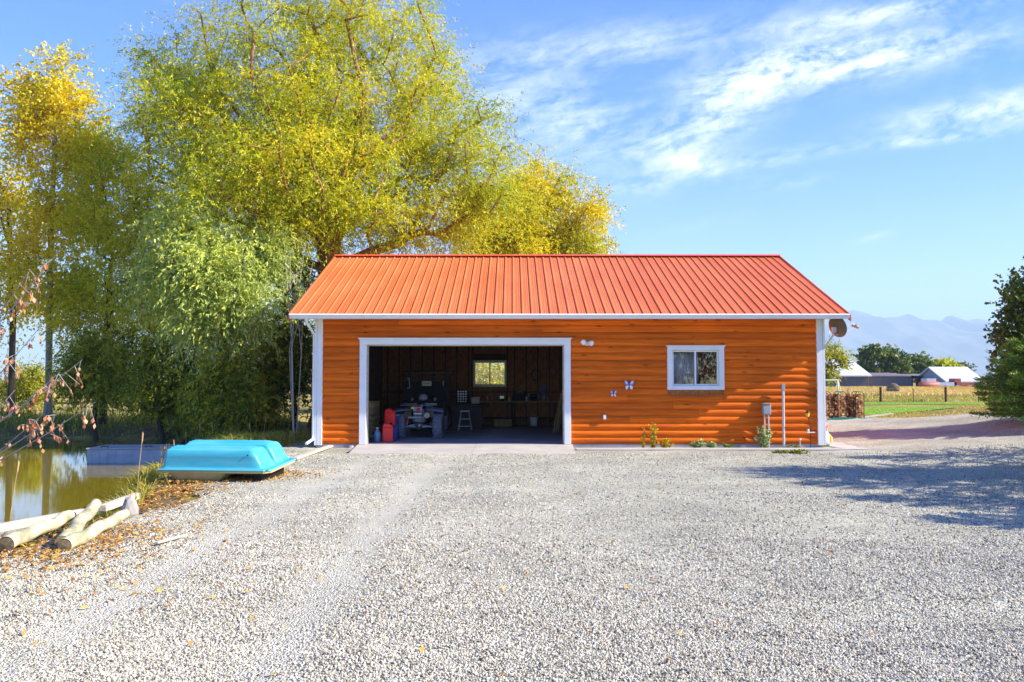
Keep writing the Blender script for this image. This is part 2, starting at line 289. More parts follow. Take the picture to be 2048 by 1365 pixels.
def track(x, y): return np.maximum(*[np.exp(-((x-c-.012*(y-12)**2*.25)/.30)**2) for c in (-1.55, -3.05)])*sst(2.0, 6, y)*sst(19.6, 17, y)
M_gravel = gravel_mat()
def HG(X, Y): return H(X, Y)+.045+.04*vnoise(X, Y, .9, 21)+.02*vnoise(X, Y, 3.1, 22)-.025*track(X, Y)
gkeep = lambda x, y: (sdist(x, y, GRAV)+.5*vnoise(x, y, 1.1, 5) < 0) & ~((np.abs(x-1.42) < 6.0) & (np.abs(y-26.4) < 4.7)) & ~((x > -3.7) & (x < 1.45) & (y > 19.75) & (y < 22))
V, Q = grid(np.arange(-6, 40.1, .2), np.arange(-6, 40.2, .2), HG, gkeep)
tag(npmesh('gravel_yard', V, Q, M_gravel, None, {'dust': .8*track(V[:, 0], V[:, 1])*(.7+.6*vnoise(V[:, 0], V[:, 1], 1.7, 33))}, smooth=True), 'pale crushed gravel yard in front of the garage', 'gravel', kind='structure')
# loose stones on the gravel: real pebbles instanced over points
def pebbles():
    pts = []
    for y0, y1, dn in ((3.6, 6, 6000), (6, 9, 3300), (9, 13, 900), (13, 20, 300)):
        n = int((y1-y0)*(y0+y1)*.62*dn); y = np.sqrt(rng.uniform(y0*y0, y1*y1, n)); x = y*rng.uniform(-.62, .62, n); k = (sdist(x, y, GRAV) < -.05+.3*vnoise(x, y, 1.3, 6)) & (rng.random(n) > .86*track(x, y)) & (rng.random(n) > .8*np.clip(vnoise(x, y, .8, 51)*2.4-.3, 0, 1)) & ~((x > -3.7) & (x < 1.45) & (y > 19.5)); pts.append(np.stack([x[k], y[k]], 1))
    P = np.concatenate(pts); n = len(P); Z = HG(P[:, 0], P[:, 1])
    V = np.column_stack([P, Z+.002]); me = bpy.data.meshes.new('loose_gravel'); me.vertices.add(n); me.vertices.foreach_set('co', V.astype(np.float32).ravel())
    for an, ty, arr in (('tint', 'FLOAT', rng.random(n)), ('size', 'FLOAT', (.0042+.0075*rng.random(n)**2.4)*(1+.04*np.maximum(P[:, 1]-6, 0)))):
        a = me.attributes.new(an, ty, 'POINT'); a.data.foreach_set('value', arr.astype(np.float32))
    a = me.attributes.new('spin', 'FLOAT_VECTOR', 'POINT'); a.data.foreach_set('vector', rng.uniform(0, 6.28, (n, 3)).astype(np.float32).ravel())
    me.update(); o = bpy.data.objects.new('loose_gravel', me); COL.objects.link(o); tag(o, 'loose crushed stones scattered over the yard', 'gravel', kind='stuff')
    m = bpy.data.materials.new('pebble'); m.use_nodes = True; N = m.node_tree.nodes; L = m.node_tree.links; p = N['Principled BSDF']; p.inputs['Roughness'].default_value = .85; p.inputs['Specular IOR Level'].default_value = .2
    at_ = N.new('ShaderNodeAttribute'); at_.attribute_type = 'INSTANCER'; at_.attribute_name = 'tint'; cr = N.new('ShaderNodeValToRGB'); e = cr.color_ramp.elements
    pal = [(0, (.07, .065, .05)), (.18, (.26, .235, .18)), (.36, (.45, .41, .315)), (.55, (.54, .485, .365)), (.62, (.48, .37, .25)), (.7, (.49, .46, .385)), (1, (.71, .67, .56))]
    while len(e) < len(pal): e.new(.5)
    for i, (q, c) in enumerate(pal): e[i].position = q; e[i].color = (*c, 1)
    L.new(at_.outputs['Fac'], cr.inputs[0]); L.new(cr.outputs[0], p.inputs['Base Color'])
    import bmesh
    bm = bmesh.new(); bmesh.ops.create_icosphere(bm, subdivisions=1, radius=1)
    for q in bm.verts: q.co = Vector((q.co.x*1.15, q.co.y*.9, q.co.z*.68))*(1+.28*mn.noise(q.co*1.7))
    pm = bpy.data.meshes.new('pebble'); bm.to_mesh(pm); bm.free(); pm.materials.append(m); po = bpy.data.objects.new('pebble', pm)
    ng = bpy.data.node_groups.new('scatter', 'GeometryNodeTree'); ng.interface.new_socket('Geometry', in_out='INPUT', socket_type='NodeSocketGeometry'); ng.interface.new_socket('Geometry', in_out='OUTPUT', socket_type='NodeSocketGeometry')
    n_ = ng.nodes; l_ = ng.links; gi = n_.new('NodeGroupInput'); go = n_.new('NodeGroupOutput'); io = n_.new('GeometryNodeInstanceOnPoints'); oi = n_.new('GeometryNodeObjectInfo'); oi.inputs[0].default_value = po; oi.inputs['As Instance'].default_value = True
    a1 = n_.new('GeometryNodeInputNamedAttribute'); a1.data_type = 'FLOAT_VECTOR'; a1.inputs[0].default_value = 'spin'; a2 = n_.new('GeometryNodeInputNamedAttribute'); a2.data_type = 'FLOAT'; a2.inputs[0].default_value = 'size'
    er = n_.new('FunctionNodeEulerToRotation'); l_.new(a1.outputs[0], er.inputs[0]); l_.new(er.outputs[0], io.inputs['Rotation']); l_.new(a2.outputs[0], io.inputs['Scale'])
    l_.new(gi.outputs[0], io.inputs['Points']); l_.new(oi.outputs['Geometry'], io.inputs['Instance']); l_.new(io.outputs[0], go.inputs[0])
    md = o.modifiers.new('scatter', 'NODES'); md.node_group = ng
pebbles()
# water
M_water = mat('pond_water', (.20, .15, .012), .03, bump=.10, bscale=(1.2, 3.0, 1), spec=.7)
V, Q = grid(np.linspace(-60, -4.5, 3), np.linspace(7.5, 33, 3), lambda X, Y: X*0-.54); tag(npmesh('pond_water', V, Q, M_water), 'murky olive pond water', 'pond', kind='structure')
# lawn strips
M_lawn = mat('mown_lawn', (.12, .27, .014), .95, c2=(.27, .33, .035), nscale=(.35, 1.2, 1), bump=.5, bscale=(9, 9, 9), spec=.1)
LAWN = np.array([(10, 41), (15, 41.5), (24, 45), (70, 47), (70, 68), (8, 67)], float)
V, Q = grid(np.arange(8, 70, .6), np.arange(39, 70, .6), lambda X, Y: H(X, Y)+.03, lambda x, y: (sdist(x, y, LAWN)+1.0*vnoise(x, y, .6, 8) < 0) & ~((y > 55.5+.5*np.sin(x)) & (y < 60.5+.6*np.sin(x*.7))))
tag(npmesh('lawn', V, Q, M_lawn, smooth=True), 'bright green mown lawn beyond the gravel', 'lawn', kind='structure')
# mountains
def mountains():
    sil = [(1300, 600), (1450, 628), (1580, 606), (1660, 634), (1706, 617), (1730, 624), (1755, 636), (1790, 631), (1817, 624), (1845, 636), (1880, 646), (1900, 627), (1935, 640), (1952, 634), (1995, 645), (2060, 640), (2130, 610), (2230, 648), (2350, 628), (2500, 650)]
    Y0 = 9000.; px = np.array([s[0] for s in sil]); pz = np.array([at(s[0], s[1], Y0).z for s in sil])
    xs = np.linspace((1300-1024)/F*Y0, (2500-1024)/F*Y0, 260); ys = np.linspace(-1, 1, 70); X, T = np.meshgrid(xs, ys); Yw = Y0+T*np.where(T < 0, 3200, 2500)
    top = np.interp(X/Y0*F+1024, px, pz)+22*vnoise(X, X*0+3.3, .006, 91)+12*vnoise(X, X*0+7.7, .016, 92); n = sum(vnoise(X, Yw, s, 30+i)*a for i, (s, a) in enumerate(((.0011, 220), (.0025, 130), (.006, 70), (.013, 30))))
    Z = top*(1-np.abs(T)**.85)+n*np.minimum(np.abs(T)*2.2, 1)*(1-np.abs(T)**2); Z = np.minimum(Z, top*(1.0-np.abs(T)*.85)); V = np.stack([X, Yw, Z-15*np.abs(T)**6], -1).reshape(-1, 3)
    i, j = np.meshgrid(np.arange(259), np.arange(69)); a = (j*260+i).ravel(); tag(npmesh('mountain_range', V, np.stack([a, a+1, a+261, a+260], 1), mat('mountain_slopes', (.07, .08, .07), .95, c2=(.17, .16, .15), nscale=(.002, .002, .004)), smooth=True), 'hazy blue mountain ridge on the horizon', 'mountains', kind='structure')
mountains()

# ------------------------------------------------------------------ garage
GX0, GX1, GY0, GY1, GH = -4.767, 7.605, 21.5, 31.3, 3.06
g = thing('garage', 'orange log-sided garage with red metal roof and wide open door', 'garage', (0, 0, 0))
DX0, DX1, DZ = -3.563, 1.278, 2.435; WX0, WX1, WZ0, WZ1 = 3.93, 5.07, 1.43, 2.30
CO = .1712; prof = [(0, .014), (.003, .022), (.016, .034), (.045, .050), (.085, .058), (.125, .048), (.155, .030), (.1705, .016)]
def course(name, x0, x1, z, parent, ori, base, m=M_wood):
    vs = []
    for t in (x0, x1):
        for pz, po in prof: vs.append((t, base-po, z+pz) if ori == 'f' else (base-po, t, z+pz) if ori == 'l' else (base+po, t, z+pz) if ori == 'r' else (t, base+po, z+pz))
    n = len(prof); fs = [(i, i+1, n+i+1, n+i) for i in range(n-1)]+[tuple(range(2*n, 3*n))[::-1], tuple(range(3*n, 4*n))]; vs = vs+vs
    if ori in 'rb': fs = [q[::-1] for q in fs]
    me = bpy.data.meshes.new(name); me.from_pydata(vs, [], fs); me.polygons.foreach_set('use_smooth', [len(q) == 4 for q in fs]); return link(name, me, m, parent)
def wallbox(rects, y0, y1): 
    b = MB()
    for x0, x1, z0, z1 in rects: b.b2(x0, x1, y0, y1, z0, z1)
    return b
wf = wallbox([(GX0, DX0, 0, GH), (DX1, WX0, 0, GH), (WX1, GX1, 0, GH), (DX0, DX1, DZ, GH), (WX0, WX1, 0, WZ0), (WX0, WX1, WZ1, GH)], GY0+.012, GY0+.14).build('wall', M_osb, g)
nc = 18
for i in range(nc):
    z = .006+i*CO; segs = [(GX0+.10, GX1-.13)]
    def cut(a, b):
        global segs
        o = []
        for s0, s1 in segs:
            if b <= s0 or a >= s1: o.append((s0, s1))
            else:
                if a-s0 > .02: o.append((s0, a))
                if s1-b > .02: o.append((b, s1))
        segs = o
    if z < DZ+.13: cut(DX0-.15, DX1+.14)
    if z+CO > WZ0-.1 and z < WZ1+.1: cut(WX0-.12, WX1+.12)
    for s0, s1 in segs:
        if s1-s0 > 4:
            j = random.uniform(s0+1.2, s1-1.2); course('siding_log', s0, j-.0015, z, wf, 'f', GY0+.012); course('siding_log', j+.0015, s1, z, wf, 'f', GY0+.012)
        else: course('siding_log', s0, s1, z, wf, 'f', GY0+.012)
wl = MB().b2(GX0+.012, GX0+.14, GY0+.14, GY1-.14, 0, GH).build('wall', M_osb, g); wr = MB().b2(GX1-.14, GX1-.012, GY0+.14, GY1-.14, 0, GH).build('wall', M_osb, g)
BWX0, BWX1, BWZ0, BWZ1 = -1.37, -.21, 1.37, 2.25
wb = wallbox([(GX0, BWX0, 0, GH), (BWX1, GX1, 0, GH), (BWX0, BWX1, 0, BWZ0), (BWX0, BWX1, BWZ1, GH)], GY1-.14, GY1-.012).build('wall', M_osb, g)
RZ, EZ, EY, RY = 5.35, 3.17, 20.9, 26.4
for i in range(nc+13):
    z = .006+i*CO; y0, y1 = GY0+.02, GY1-.02
    if i >= nc:
        k = (z+CO-EZ+.06)/(RZ-EZ); y0 = max(y0, EY+(RY-EY)*k+.05); y1 = 2*RY-y0
    if y1-y0 > .3: course('siding_log', y0, y1, z, wl, 'l', GX0+.012); course('siding_log', y0, y1, z, wr, 'r', GX1-.012)
    if i < nc:
        for a, b in ([(GX0+.05, BWX0-.1), (BWX1+.1, GX1-.05)] if z+CO > BWZ0-.1 and z < BWZ1+.1 else [(GX0+.05, GX1-.05)]): course('siding_log', a, b, z, wb, 'b', GY1-.012)
for xx in (GX0+.06, GX1-.06): MB().prism([(GY0+.02, GH), (GY1-.02, GH), (RY, RZ-.1)], xx-.04, xx+.04, 'x').build('gable', M_osb, g)
# interior: studs, partition, ceiling, floor
for i in range(15):
    x = GX0+.35+i*.41
    if x < 1.6 and not (BWX0-.05 < x < BWX1+.05): MB().b2(x-.02, x+.02, GY1-.23, GY1-.142, .02, GH-.1).build('stud', M_stud, wb)
for x in (BWX0-.04, BWX1+.04): MB().b2(x-.02, x+.02, GY1-.23, GY1-.142, .02, GH-.1).build('stud', M_stud, wb)
MB().b2(BWX0, BWX1, GY1-.23, GY1-.142, BWZ1+.03, BWZ1+.25).build('header', M_stud, wb); MB().b2(GX0+.15, 1.65, GY1-.22, GY1-.142, 1.13, 1.17).build('blocking', M_stud, wb)
for i in range(20):
    y = GY0+.4+i*.46
    if y < GY1-.3: MB().b2(GX0+.142, GX0+.23, y-.02, y+.02, .02, GH-.1).build('stud', M_stud, wl)
MB().b2(1.68, 1.78, GY0+.15, GY1-.15, .02, GH-.02).build('partition', M_osb, g); MB().b2(GX0+.15, GX1-.15, GY0+.15, GY1-.15, GH-.015, GH+.03).build('ceiling', M_stud, g)
MB().b2(GX0+.14, GX1-.14, GY0-.02, GY1-.14, -.3, .004).build('floor_slab', M_floor, g); MB().b2(GX0-.02, GX1+.02, GY0-.005, GY1+.02, -.3, -.002).build('foundation', M_conc, g)
# trim
def trim(x0, x1, z0, z1, y0=GY0-.075, y1=GY0+.01, n='trim_board', p=g): return MB().b2(x0, x1, y0, y1, z0, z1).build(n, M_white, p, bevel=.006)
for x0, x1, s in ((GX0-.005, GX0+.125, -1), (GX1-.135, GX1+.005, 1)):
    trim(x0, x1, -.02, GH+.03, n='corner_board'); xx = GX0-.06 if s < 0 else GX1+.012; MB().b2(xx, xx+.05, GY0-.074, GY0+.09, -.02, GH+.03).build('corner_board', M_white, g)
df = MB().b2(DX0-.17, DX0, GY0-.085, GY0+.16, .0, DZ).build('door_frame', M_white, g, bevel=.006)
MB().b2(DX1, DX1+.16, GY0-.085, GY0+.16, .0, DZ).build('jamb', M_white, df, bevel=.006); MB().b2(DX0-.17, DX1+.16, GY0-.087, GY0+.16, DZ, DZ+.115).build('head_board', M_white, df, bevel=.006)
MB().prism([(DX0-.17, DZ+.115), (DX1+.16, DZ+.115), (DX1+.20, DZ+.165), (DX0-.21, DZ+.165)], GY0-.13, GY0, 'y').build('crown_moulding', M_white, df)
MB().b2(DX0+.001, DX0+.03, GY0+.02, GY0+.10, 0, DZ-.001).build('stop_strip', M_timber, df); MB().b2(DX1-.03, DX1-.001, GY0+.02, GY0+.10, 0, DZ-.001).build('stop_strip', M_timber, df)
MB().b2(DX0+.03, DX1-.03, GY0+.02, GY0+.10, DZ-.03, DZ-.001).build('stop_strip', M_timber, df)
MB().tube([(DX0+.5, GY0+.3, 2.62), (DX0+.5, GY0+2.6, 2.68)], .025).build('door_track', M_steel, g); MB().tube([(DX1-.1, GY0+.3, 2.62), (DX1-.1, GY0+2.6, 2.68)], .025).build('door_track', M_steel, g)
# front window
def window(x0, x1, z0, z1, y, s, crown):
    w = MB().b2(x0-.125, x0, y-.02*s-.07, y+.03, z0-.1, z1).build('window', M_white, g, bevel=.005)
    MB().b2(x1, x1+.125, y-.09, y+.03, z0-.1, z1).build('window_casing', M_white, w, bevel=.005); MB().b2(x0, x1, y-.092, y+.03, z0-.1, z0).build('sill', M_white, w, bevel=.005); MB().b2(x0-.125, x1+.125, y-.093, y+.03, z1, z1+.075).build('head_casing', M_white, w, bevel=.005)
    if crown: MB().prism([(x0-.125, z1+.075), (x1+.125, z1+.075), (x1+.165, z1+.115), (x0-.165, z1+.115)], y-.13, y, 'y').build('crown_moulding', M_white, w)
    return w
def sash(w, x0, x1, z0, z1, y):
    f = MB(); t = .038
    f.b2(x0, x1, y-.02, y+.02, z0, z0+t).b2(x0, x1, y-.02, y+.02, z1-t, z1).b2(x0, x0+t, y-.0195, y+.0195, z0+t, z1-t).b2(x1-t, x1, y-.0195, y+.0195, z0+t, z1-t)
    f.build('sash', M_white, w); MB().b2(x0+t, x1-t, y-.003, y+.003, z0+t, z1-t).build('pane', M_glass, w)
w1 = window(WX0, WX1, WZ0, WZ1, GY0, 1, True); xm = (WX0+WX1)/2; sash(w1, WX0+.005, xm+.02, WZ0+.005, WZ1-.005, GY0+.035); sash(w1, xm-.02, WX1-.005, WZ0+.005, WZ1-.005, GY0-.01)
def curtain(x0, x1, y, z0, z1, m, lab):
    n = 40; V = [(x0+(x1-x0)*i/n, y+.025*math.sin(i*1.25)+.01*math.sin(i*.6), z) for z in (z0, z1) for i in range(n+1)]
    b = MB().add(V, [(i, i+1, n+2+i, n+1+i) for i in range(n)]); o = b.build('curtain', m, None, True); s = o.modifiers.new('t', 'SOLIDIFY'); s.thickness = .004; tag(o, lab, 'curtain')
curtain(WX0+.02, xm+.12, GY0+.22, WZ0-.05, WZ1+.05, M_curt, 'pale grey curtain drawn behind the sliding window'); curtain(xm+.13, WX1, GY0+.25, WZ0-.05, WZ1+.02, M_rcurt, 'dark red curtain behind the clear window pane')
wbk = MB().b2(BWX0-.03, BWX0+.02, GY1-.17, GY1+.02, BWZ0-.04, BWZ1+.03).build('window', M_white, g); MB().b2(BWX1-.02, BWX1+.03, GY1-.17, GY1+.02, BWZ0-.04, BWZ1+.03).build('window_casing', M_white, wbk)
MB().b2(BWX0+.02, BWX1-.02, GY1-.20, GY1+.02, BWZ0-.04, BWZ0+.015).build('sill', M_white, wbk); MB().b2(BWX0+.02, BWX1-.02, GY1-.17, GY1+.02, BWZ1-.02, BWZ1+.03).build('head_casing', M_white, wbk)
bm_ = (BWX0+BWX1)/2; sash(wbk, BWX0+.022, bm_+.02, BWZ0+.018, BWZ1-.022, GY1-.05); sash(wbk, bm_-.02, BWX1-.022, BWZ0+.018, BWZ1-.022, GY1-.005)
# roof
RX0, RX1 = -5.335, 8.085; sl_ = math.hypot(RY-EY, RZ-EZ); npan = 15; pw = (RX1-RX0)/npan
roof = MB()
for s in (1, -1):
    ye = EY if s > 0 else 2*RY-EY
    roof.add([(RX0+.02, ye+.03*s, EZ-.05), (RX1-.02, ye+.03*s, EZ-.05), (RX1-.02, RY, RZ-.06), (RX0+.02, RY, RZ-.06), (RX0+.02, ye+.03*s, EZ-.13), (RX1-.02, ye+.03*s, EZ-.13), (RX1-.02, RY, RZ-.14), (RX0+.02, RY, RZ-.14)], [(0, 1, 2, 3), (7, 6, 5, 4), (0, 4, 5, 1), (1, 5, 6, 2), (3, 7, 4, 0)])
ro = roof.build('roof', M_stud, g)
def panel_profile():
    p = []; r = pw/4
    for i in range(4):
        a = i*r
        p += [(a, .026), (a+.012, .026), (a+.028, 0), (a+r*.36, 0), (a+r*.40, .005), (a+r*.45, .005), (a+r*.49, 0), (a+r*.62, 0), (a+r*.66, .005), (a+r*.71, .005), (a+r*.75, 0), (a+r-.026, 0), (a+r-.012, .026)]
    return p+[(pw, .026)]
pp = panel_profile(); meshes = {}
for s in (1, -1):
    dy, dz = (RY-EY)*s/sl_, (RZ-EZ)/sl_; nn = Vector((0, -dz*s, abs(dy)))
    ye = EY if s > 0 else 2*RY-EY; vs = [Vector((x, 0, 0))+Vector((0, dy, dz))*t+nn*h for t in (-.03, sl_-.01) for x, h in pp]; n = len(pp)
    fs = [(i, i+1, n+i+1, n+i) if s > 0 else (n+i, n+i+1, i+1, i) for i in range(n-1)]; me = bpy.data.meshes.new('roof_panel'); me.from_pydata(vs, [], fs); me.materials.append(M_roof)
    for i in range(npan):
        o = bpy.data.objects.new('roof_panel', me); COL.objects.link(o); o.parent = ro; o.location = (RX0+i*pw, ye, EZ-.035)
nz_ = .03
MB().add([(RX0-.03, RY-.17, RZ-.095+nz_+.03), (RX1+.03, RY-.17, RZ-.095+nz_+.03), (RX1+.03, RY, RZ+.03), (RX0-.03, RY, RZ+.03), (RX0-.03, RY+.17, RZ-.095+nz_+.03), (RX1+.03, RY+.17, RZ-.095+nz_+.03)], [(0, 1, 2, 3), (3, 2, 5, 4)]).build('ridge_cap', M_rooftrim, ro)
for x in (RX0-.022, RX1+.002):
    for s in (1, -1):
        ye = EY if s > 0 else 2*RY-EY; b = MB(); b.prism([(ye-.03*s, EZ-.03), (RY, RZ+.01), (RY, RZ-.17), (ye-.03*s, EZ-.20)], x, x+.02, 'x'); b.build('rake_trim', M_rooftrim, ro)
for s in (1, -1):
    y0, y1 = (EY-.05, EY+.03) if s > 0 else (2*RY-EY-.03, 2*RY-EY+.05)
    gu = MB(); gu.prism([(y0, EZ-.02), (y0-.012*s, EZ-.045), (y0, EZ-.06), (y0+.03*s, EZ-.135), (y1, EZ-.135), (y1, EZ-.02)], RX0+.01, RX1-.01, 'x').build('gutter', M_white, ro)
    a, b_ = (EY+.03, GY0+.0) if s > 0 else (GY1, 2*RY-EY-.03); MB().b2(RX0+.03, RX1-.03, a, b_, GH+.002, GH+.016).build('soffit', M_white, ro)
ds = MB().tube([(GX0-.16, EY, EZ-.12), (GX0-.16, EY+.02, EZ-.22), (GX0-.09, GY0-.04, EZ-.48), (GX0-.09, GY0-.04, .22), (GX0-.10, GY0-.07, .12), (GX0-.2, GY0-.3, .03)], .036, 10).build('downspout', M_white, g, True)
for z in (2.2, 1.0): MB().b2(GX0-.135, GX0-.005, GY0-.082, GY0-.076+.03, z, z+.03).build('strap', M_white, ds)
# concrete
bl = gnd(690, 912, -.10); br = gnd(1153, 912, -.10)
for x0, x1, a0, a1 in ((bl.x, -.95, DX0-.2, -.86), (-.94, br.x, -.85, DX1+.2)):
    MB().add([(x0, 19.62, -.09), (x1, 19.62, -.09), (a1, GY0-.022, .0), (a0, GY0-.022, .0), (x0, 19.62, -.3), (x1, 19.62, -.3), (a1, GY0-.02, -.3), (a0, GY0-.02, -.3)], [(0, 1, 2, 3), (0, 4, 5, 1), (1, 5, 6, 2), (3, 7, 4, 0)]).build('apron_slab', M_conc, None)
for o in [o for o in bpy.data.objects if o.name.startswith('apron_slab')]: tag(o, 'sloping concrete apron slab before the open garage door', 'slab', 'apron slabs', kind='structure')
for i, (a, b) in enumerate(((1.52, 4.3), (4.31, 7.9))): tag(MB().b2(a, b, 20.55, 21.10, -.3, -.055).build('path_slab', M_conc), 'narrow concrete strip along the log wall', 'slab', 'strip slabs', kind='structure')
tag(MB().prism([(7.8, 20.6), (9.3, 20.5), (10.4, 22.3), (9.4, 24.5), (7.8, 26)], -.3, -.05, 'z').build('walkway', M_conc), 'concrete walkway round the garage corner', 'walkway', kind='structure')

# ------------------------------------------------------------------ things on the wall
M_gl = mat('lamp_lens', (.85, .85, .82), .15, spec=.6)
fl = thing('floodlight', 'twin white floodlight above the butterflies', 'floodlight', at(1174, 684, GY0-.05))
MB().box((0, -.02, -.05), (.10, .05, .09)).build('junction_box', M_white, fl, bevel=.008)
for sx, sz, t in ((-.10, .04, -.2), (.10, .0, .25)):
    h = MB().lathe([(0, .0), (.03, 0), (.045, .05), (.068, .10), (.07, .13)], (sx*.5, -.03, sz*.5), (sx*4, -.8, -.35), 14).build('lamp_head', M_white, fl, True)
    MB().lathe([(0, .125), (.064, .125), (.05, .135), (0, .14)], (sx*.5, -.03, sz*.5), (sx*4, -.8, -.35), 14).build('lens', M_gl, h)
M_bfb = mat('butterfly_blue', (.20, .28, .62), .4); M_bfw = mat('butterfly_white', (.72, .76, .86), .4)
def butterfly(px, py, sc, lab):
    b = thing('butterfly_ornament', lab, 'ornament', at(px, py, GY0-.075), 0)
    for s in (-1, 1):
        for poly, m, n in (([(0, .02), (.10, .16), (.16, .15), (.15, .05), (.06, -.02)], M_bfb, 'upper_wing'), ([(0, .0), (.08, -.01), (.13, -.05), (.10, -.14), (.04, -.10)], M_bfw, 'lower_wing')):
            w = MB().prism([(s*x*sc, z*sc) for x, z in poly][::s], -.006, .0, 'y').build(n, m, b); w.rotation_euler = (0, 0, -s*.35)
            if n == 'upper_wing': MB().prism([(s*x*sc, z*sc) for x, z in [(.04, .05), (.09, .12), (.13, .12), (.12, .06)]][::s], -.009, -.0065, 'y').build('wing_patch', M_bfw, w)
    MB().tube([(0, -.01, .09*sc), (0, -.014, 0), (0, -.01, -.07*sc)], [.006, .012, .004]).build('body', M_dark, b)
    for s in (-1, 1): MB().tube([(0, -.012, .08*sc), (s*.03*sc, -.02, .14*sc)], .002, 5).build('antenna', M_dark, b)
butterfly(1258, 771, .78, 'larger white and blue metal butterfly on the log wall'); butterfly(1227, 788, .5, 'smaller blue metal butterfly below the larger one')
ob = thing('outlet_box', 'small grey weatherproof outlet box on the log wall', 'outlet', at(1209, 835, GY0-.06)); MB().box((0, 0, 0), (.075, .05, .12)).build('box', M_grey, ob, bevel=.006); MB().box((0, -.03, .0), (.06, .012, .095)).build('cover', M_white, ob, bevel=.004)
mb_ = thing('meter_box', 'grey utility box on two conduits beside the leafy plant', 'utility box', (at(1533, 819, GY0-.14).x, GY0-.14, 0))
bz = at(1533, 819, GY0-.14).z; MB().box((0, 0, bz), (.20, .12, .27)).build('box', M_grey, mb_, bevel=.02); MB().box((0, -.066, bz-.01), (.17, .012, .20)).build('cover', M_grey, mb_, bevel=.005); MB().box((0, -.01, bz+.139), (.215, .15, .012)).build('lid', M_grey, mb_, bevel=.004)
for x in (-.05, .045): MB().tube([(x, 0, bz-.13), (x, 0, -.15)], .017).build('conduit', M_gal, mb_, True)
pp_ = thing('pipe_post', 'tall thin galvanised post with a small box on top', 'post', (at(1567, 840, GY0-.13).x, GY0-.13, 0)); MB().tube([(0, 0, -.17), (0, 0, 1.32)], .032, 12).build('post', M_gal, pp_, True); MB().box((0, 0, 1.39), (.085, .07, .17)).build('top_box', M_grey, pp_, bevel=.008)
def lantern(px, lab):
    l = thing('garden_lantern', lab, 'lantern', (at(px, 860, GY0-.18).x, GY0-.18, 0)); MB().tube([(0, 0, -.17), (.02, 0, .45), (-.03, 0, .62), (-.05, -.02, .68)], .009, 6).build('stake', M_black, l)
    MB().lathe([(0, 0), (.035, 0), (.045, .07), (.04, .09)], (-.06, -.02, .68), n=10).build('lamp_glass', M_yel, l); MB().lathe([(.055, .09), (.03, .13), (.008, .15), (0, .155)], (-.06, -.02, .68), n=10).build('lamp_cap', M_black, l, True)
    MB().box((.0, -.03, .30), (.2, .09, .018)).build('shelf', M_white, l); MB().lathe([(0, 0), (.03, 0), (.035, .05), (.02, .07)], (-.06, -.03, .31), n=10).build('pot', M_gal, l)
lantern(1620, 'small solar lantern on a stake before the log wall')
sp = thing('spigot_stake', 'low white-capped pipe stub at the wall base', 'pipe', (at(1600, 885, GY0-.2).x, GY0-.2, 0)); MB().tube([(0, 0, -.17), (0, 0, .12)], .012, 8).build('pipe', M_gal, sp); MB().lathe([(0, 0), (.035, 0), (.035, .03), (0, .04)], (0, 0, .12), n=10).build('cap', M_white, sp)
fa = thing('wall_faucet', 'dark brass hose faucet low on the log wall', 'faucet', at(1488, 876, GY0-.05)); MB().tube([(0, .05, 0), (0, -.08, 0), (0, -.12, -.05)], .014, 8).build('spout', M_black, fa, True); MB().lathe([(.0, .0), (.04, .0), (.04, .012), (0, .012)], (0, -.05, .04), n=10).build('handle', M_red, fa)
# dish
dp = Vector((at(1672, 655, 21.32).x, 21.32, at(1668, 655, 21.32).z)); dd = thing('satellite_dish', 'brownish satellite dish on a bracket at the garage corner', 'satellite dish', dp)
ax = Vector((.86, .40, .30)).normalized()
n = 24; pr = [(.275*math.sin(i/8*PI/2)*1.0, .07*(i/8)**2) for i in range(9)]
b = MB().lathe(pr, (0, 0, 0), ax, n); b.lathe([(r, h-.012) for r, h in pr][::-1], (0, 0, 0), ax, n); ds_ = b.build('reflector', mat('dish_paint', (.15, .10, .06), .5), dd, True); 
lnb = Vector((.56, .14, .0)); MB().tube([(0, .02, -.18), (.2, .06, -.16), tuple(lnb)], .014, 8).build('arm', M_gal, dd, True)
l_ = MB().tube([tuple(lnb+Vector((.05, 0, .0))), tuple(lnb+Vector((-.10, .04, .07)))], [.035, .045], 10).build('feed_horn', M_timber, dd, True); MB().tube([tuple(lnb+Vector((-.02, -.06, .06))), tuple(lnb+Vector((-.02, .10, .06)))], .022, 8).build('second_feed', M_timber, l_)
MB().tube([(-.03, .02, .0), (-.06, .04, -.2), (-.27, .12, -.52), (GX1-dp.x, .18, -.56)], .022, 10).build('mast', M_gal, dd, True); MB().box((-.04, .03, -.06), (.09, .1, .13)).build('bracket', M_gal, dd)

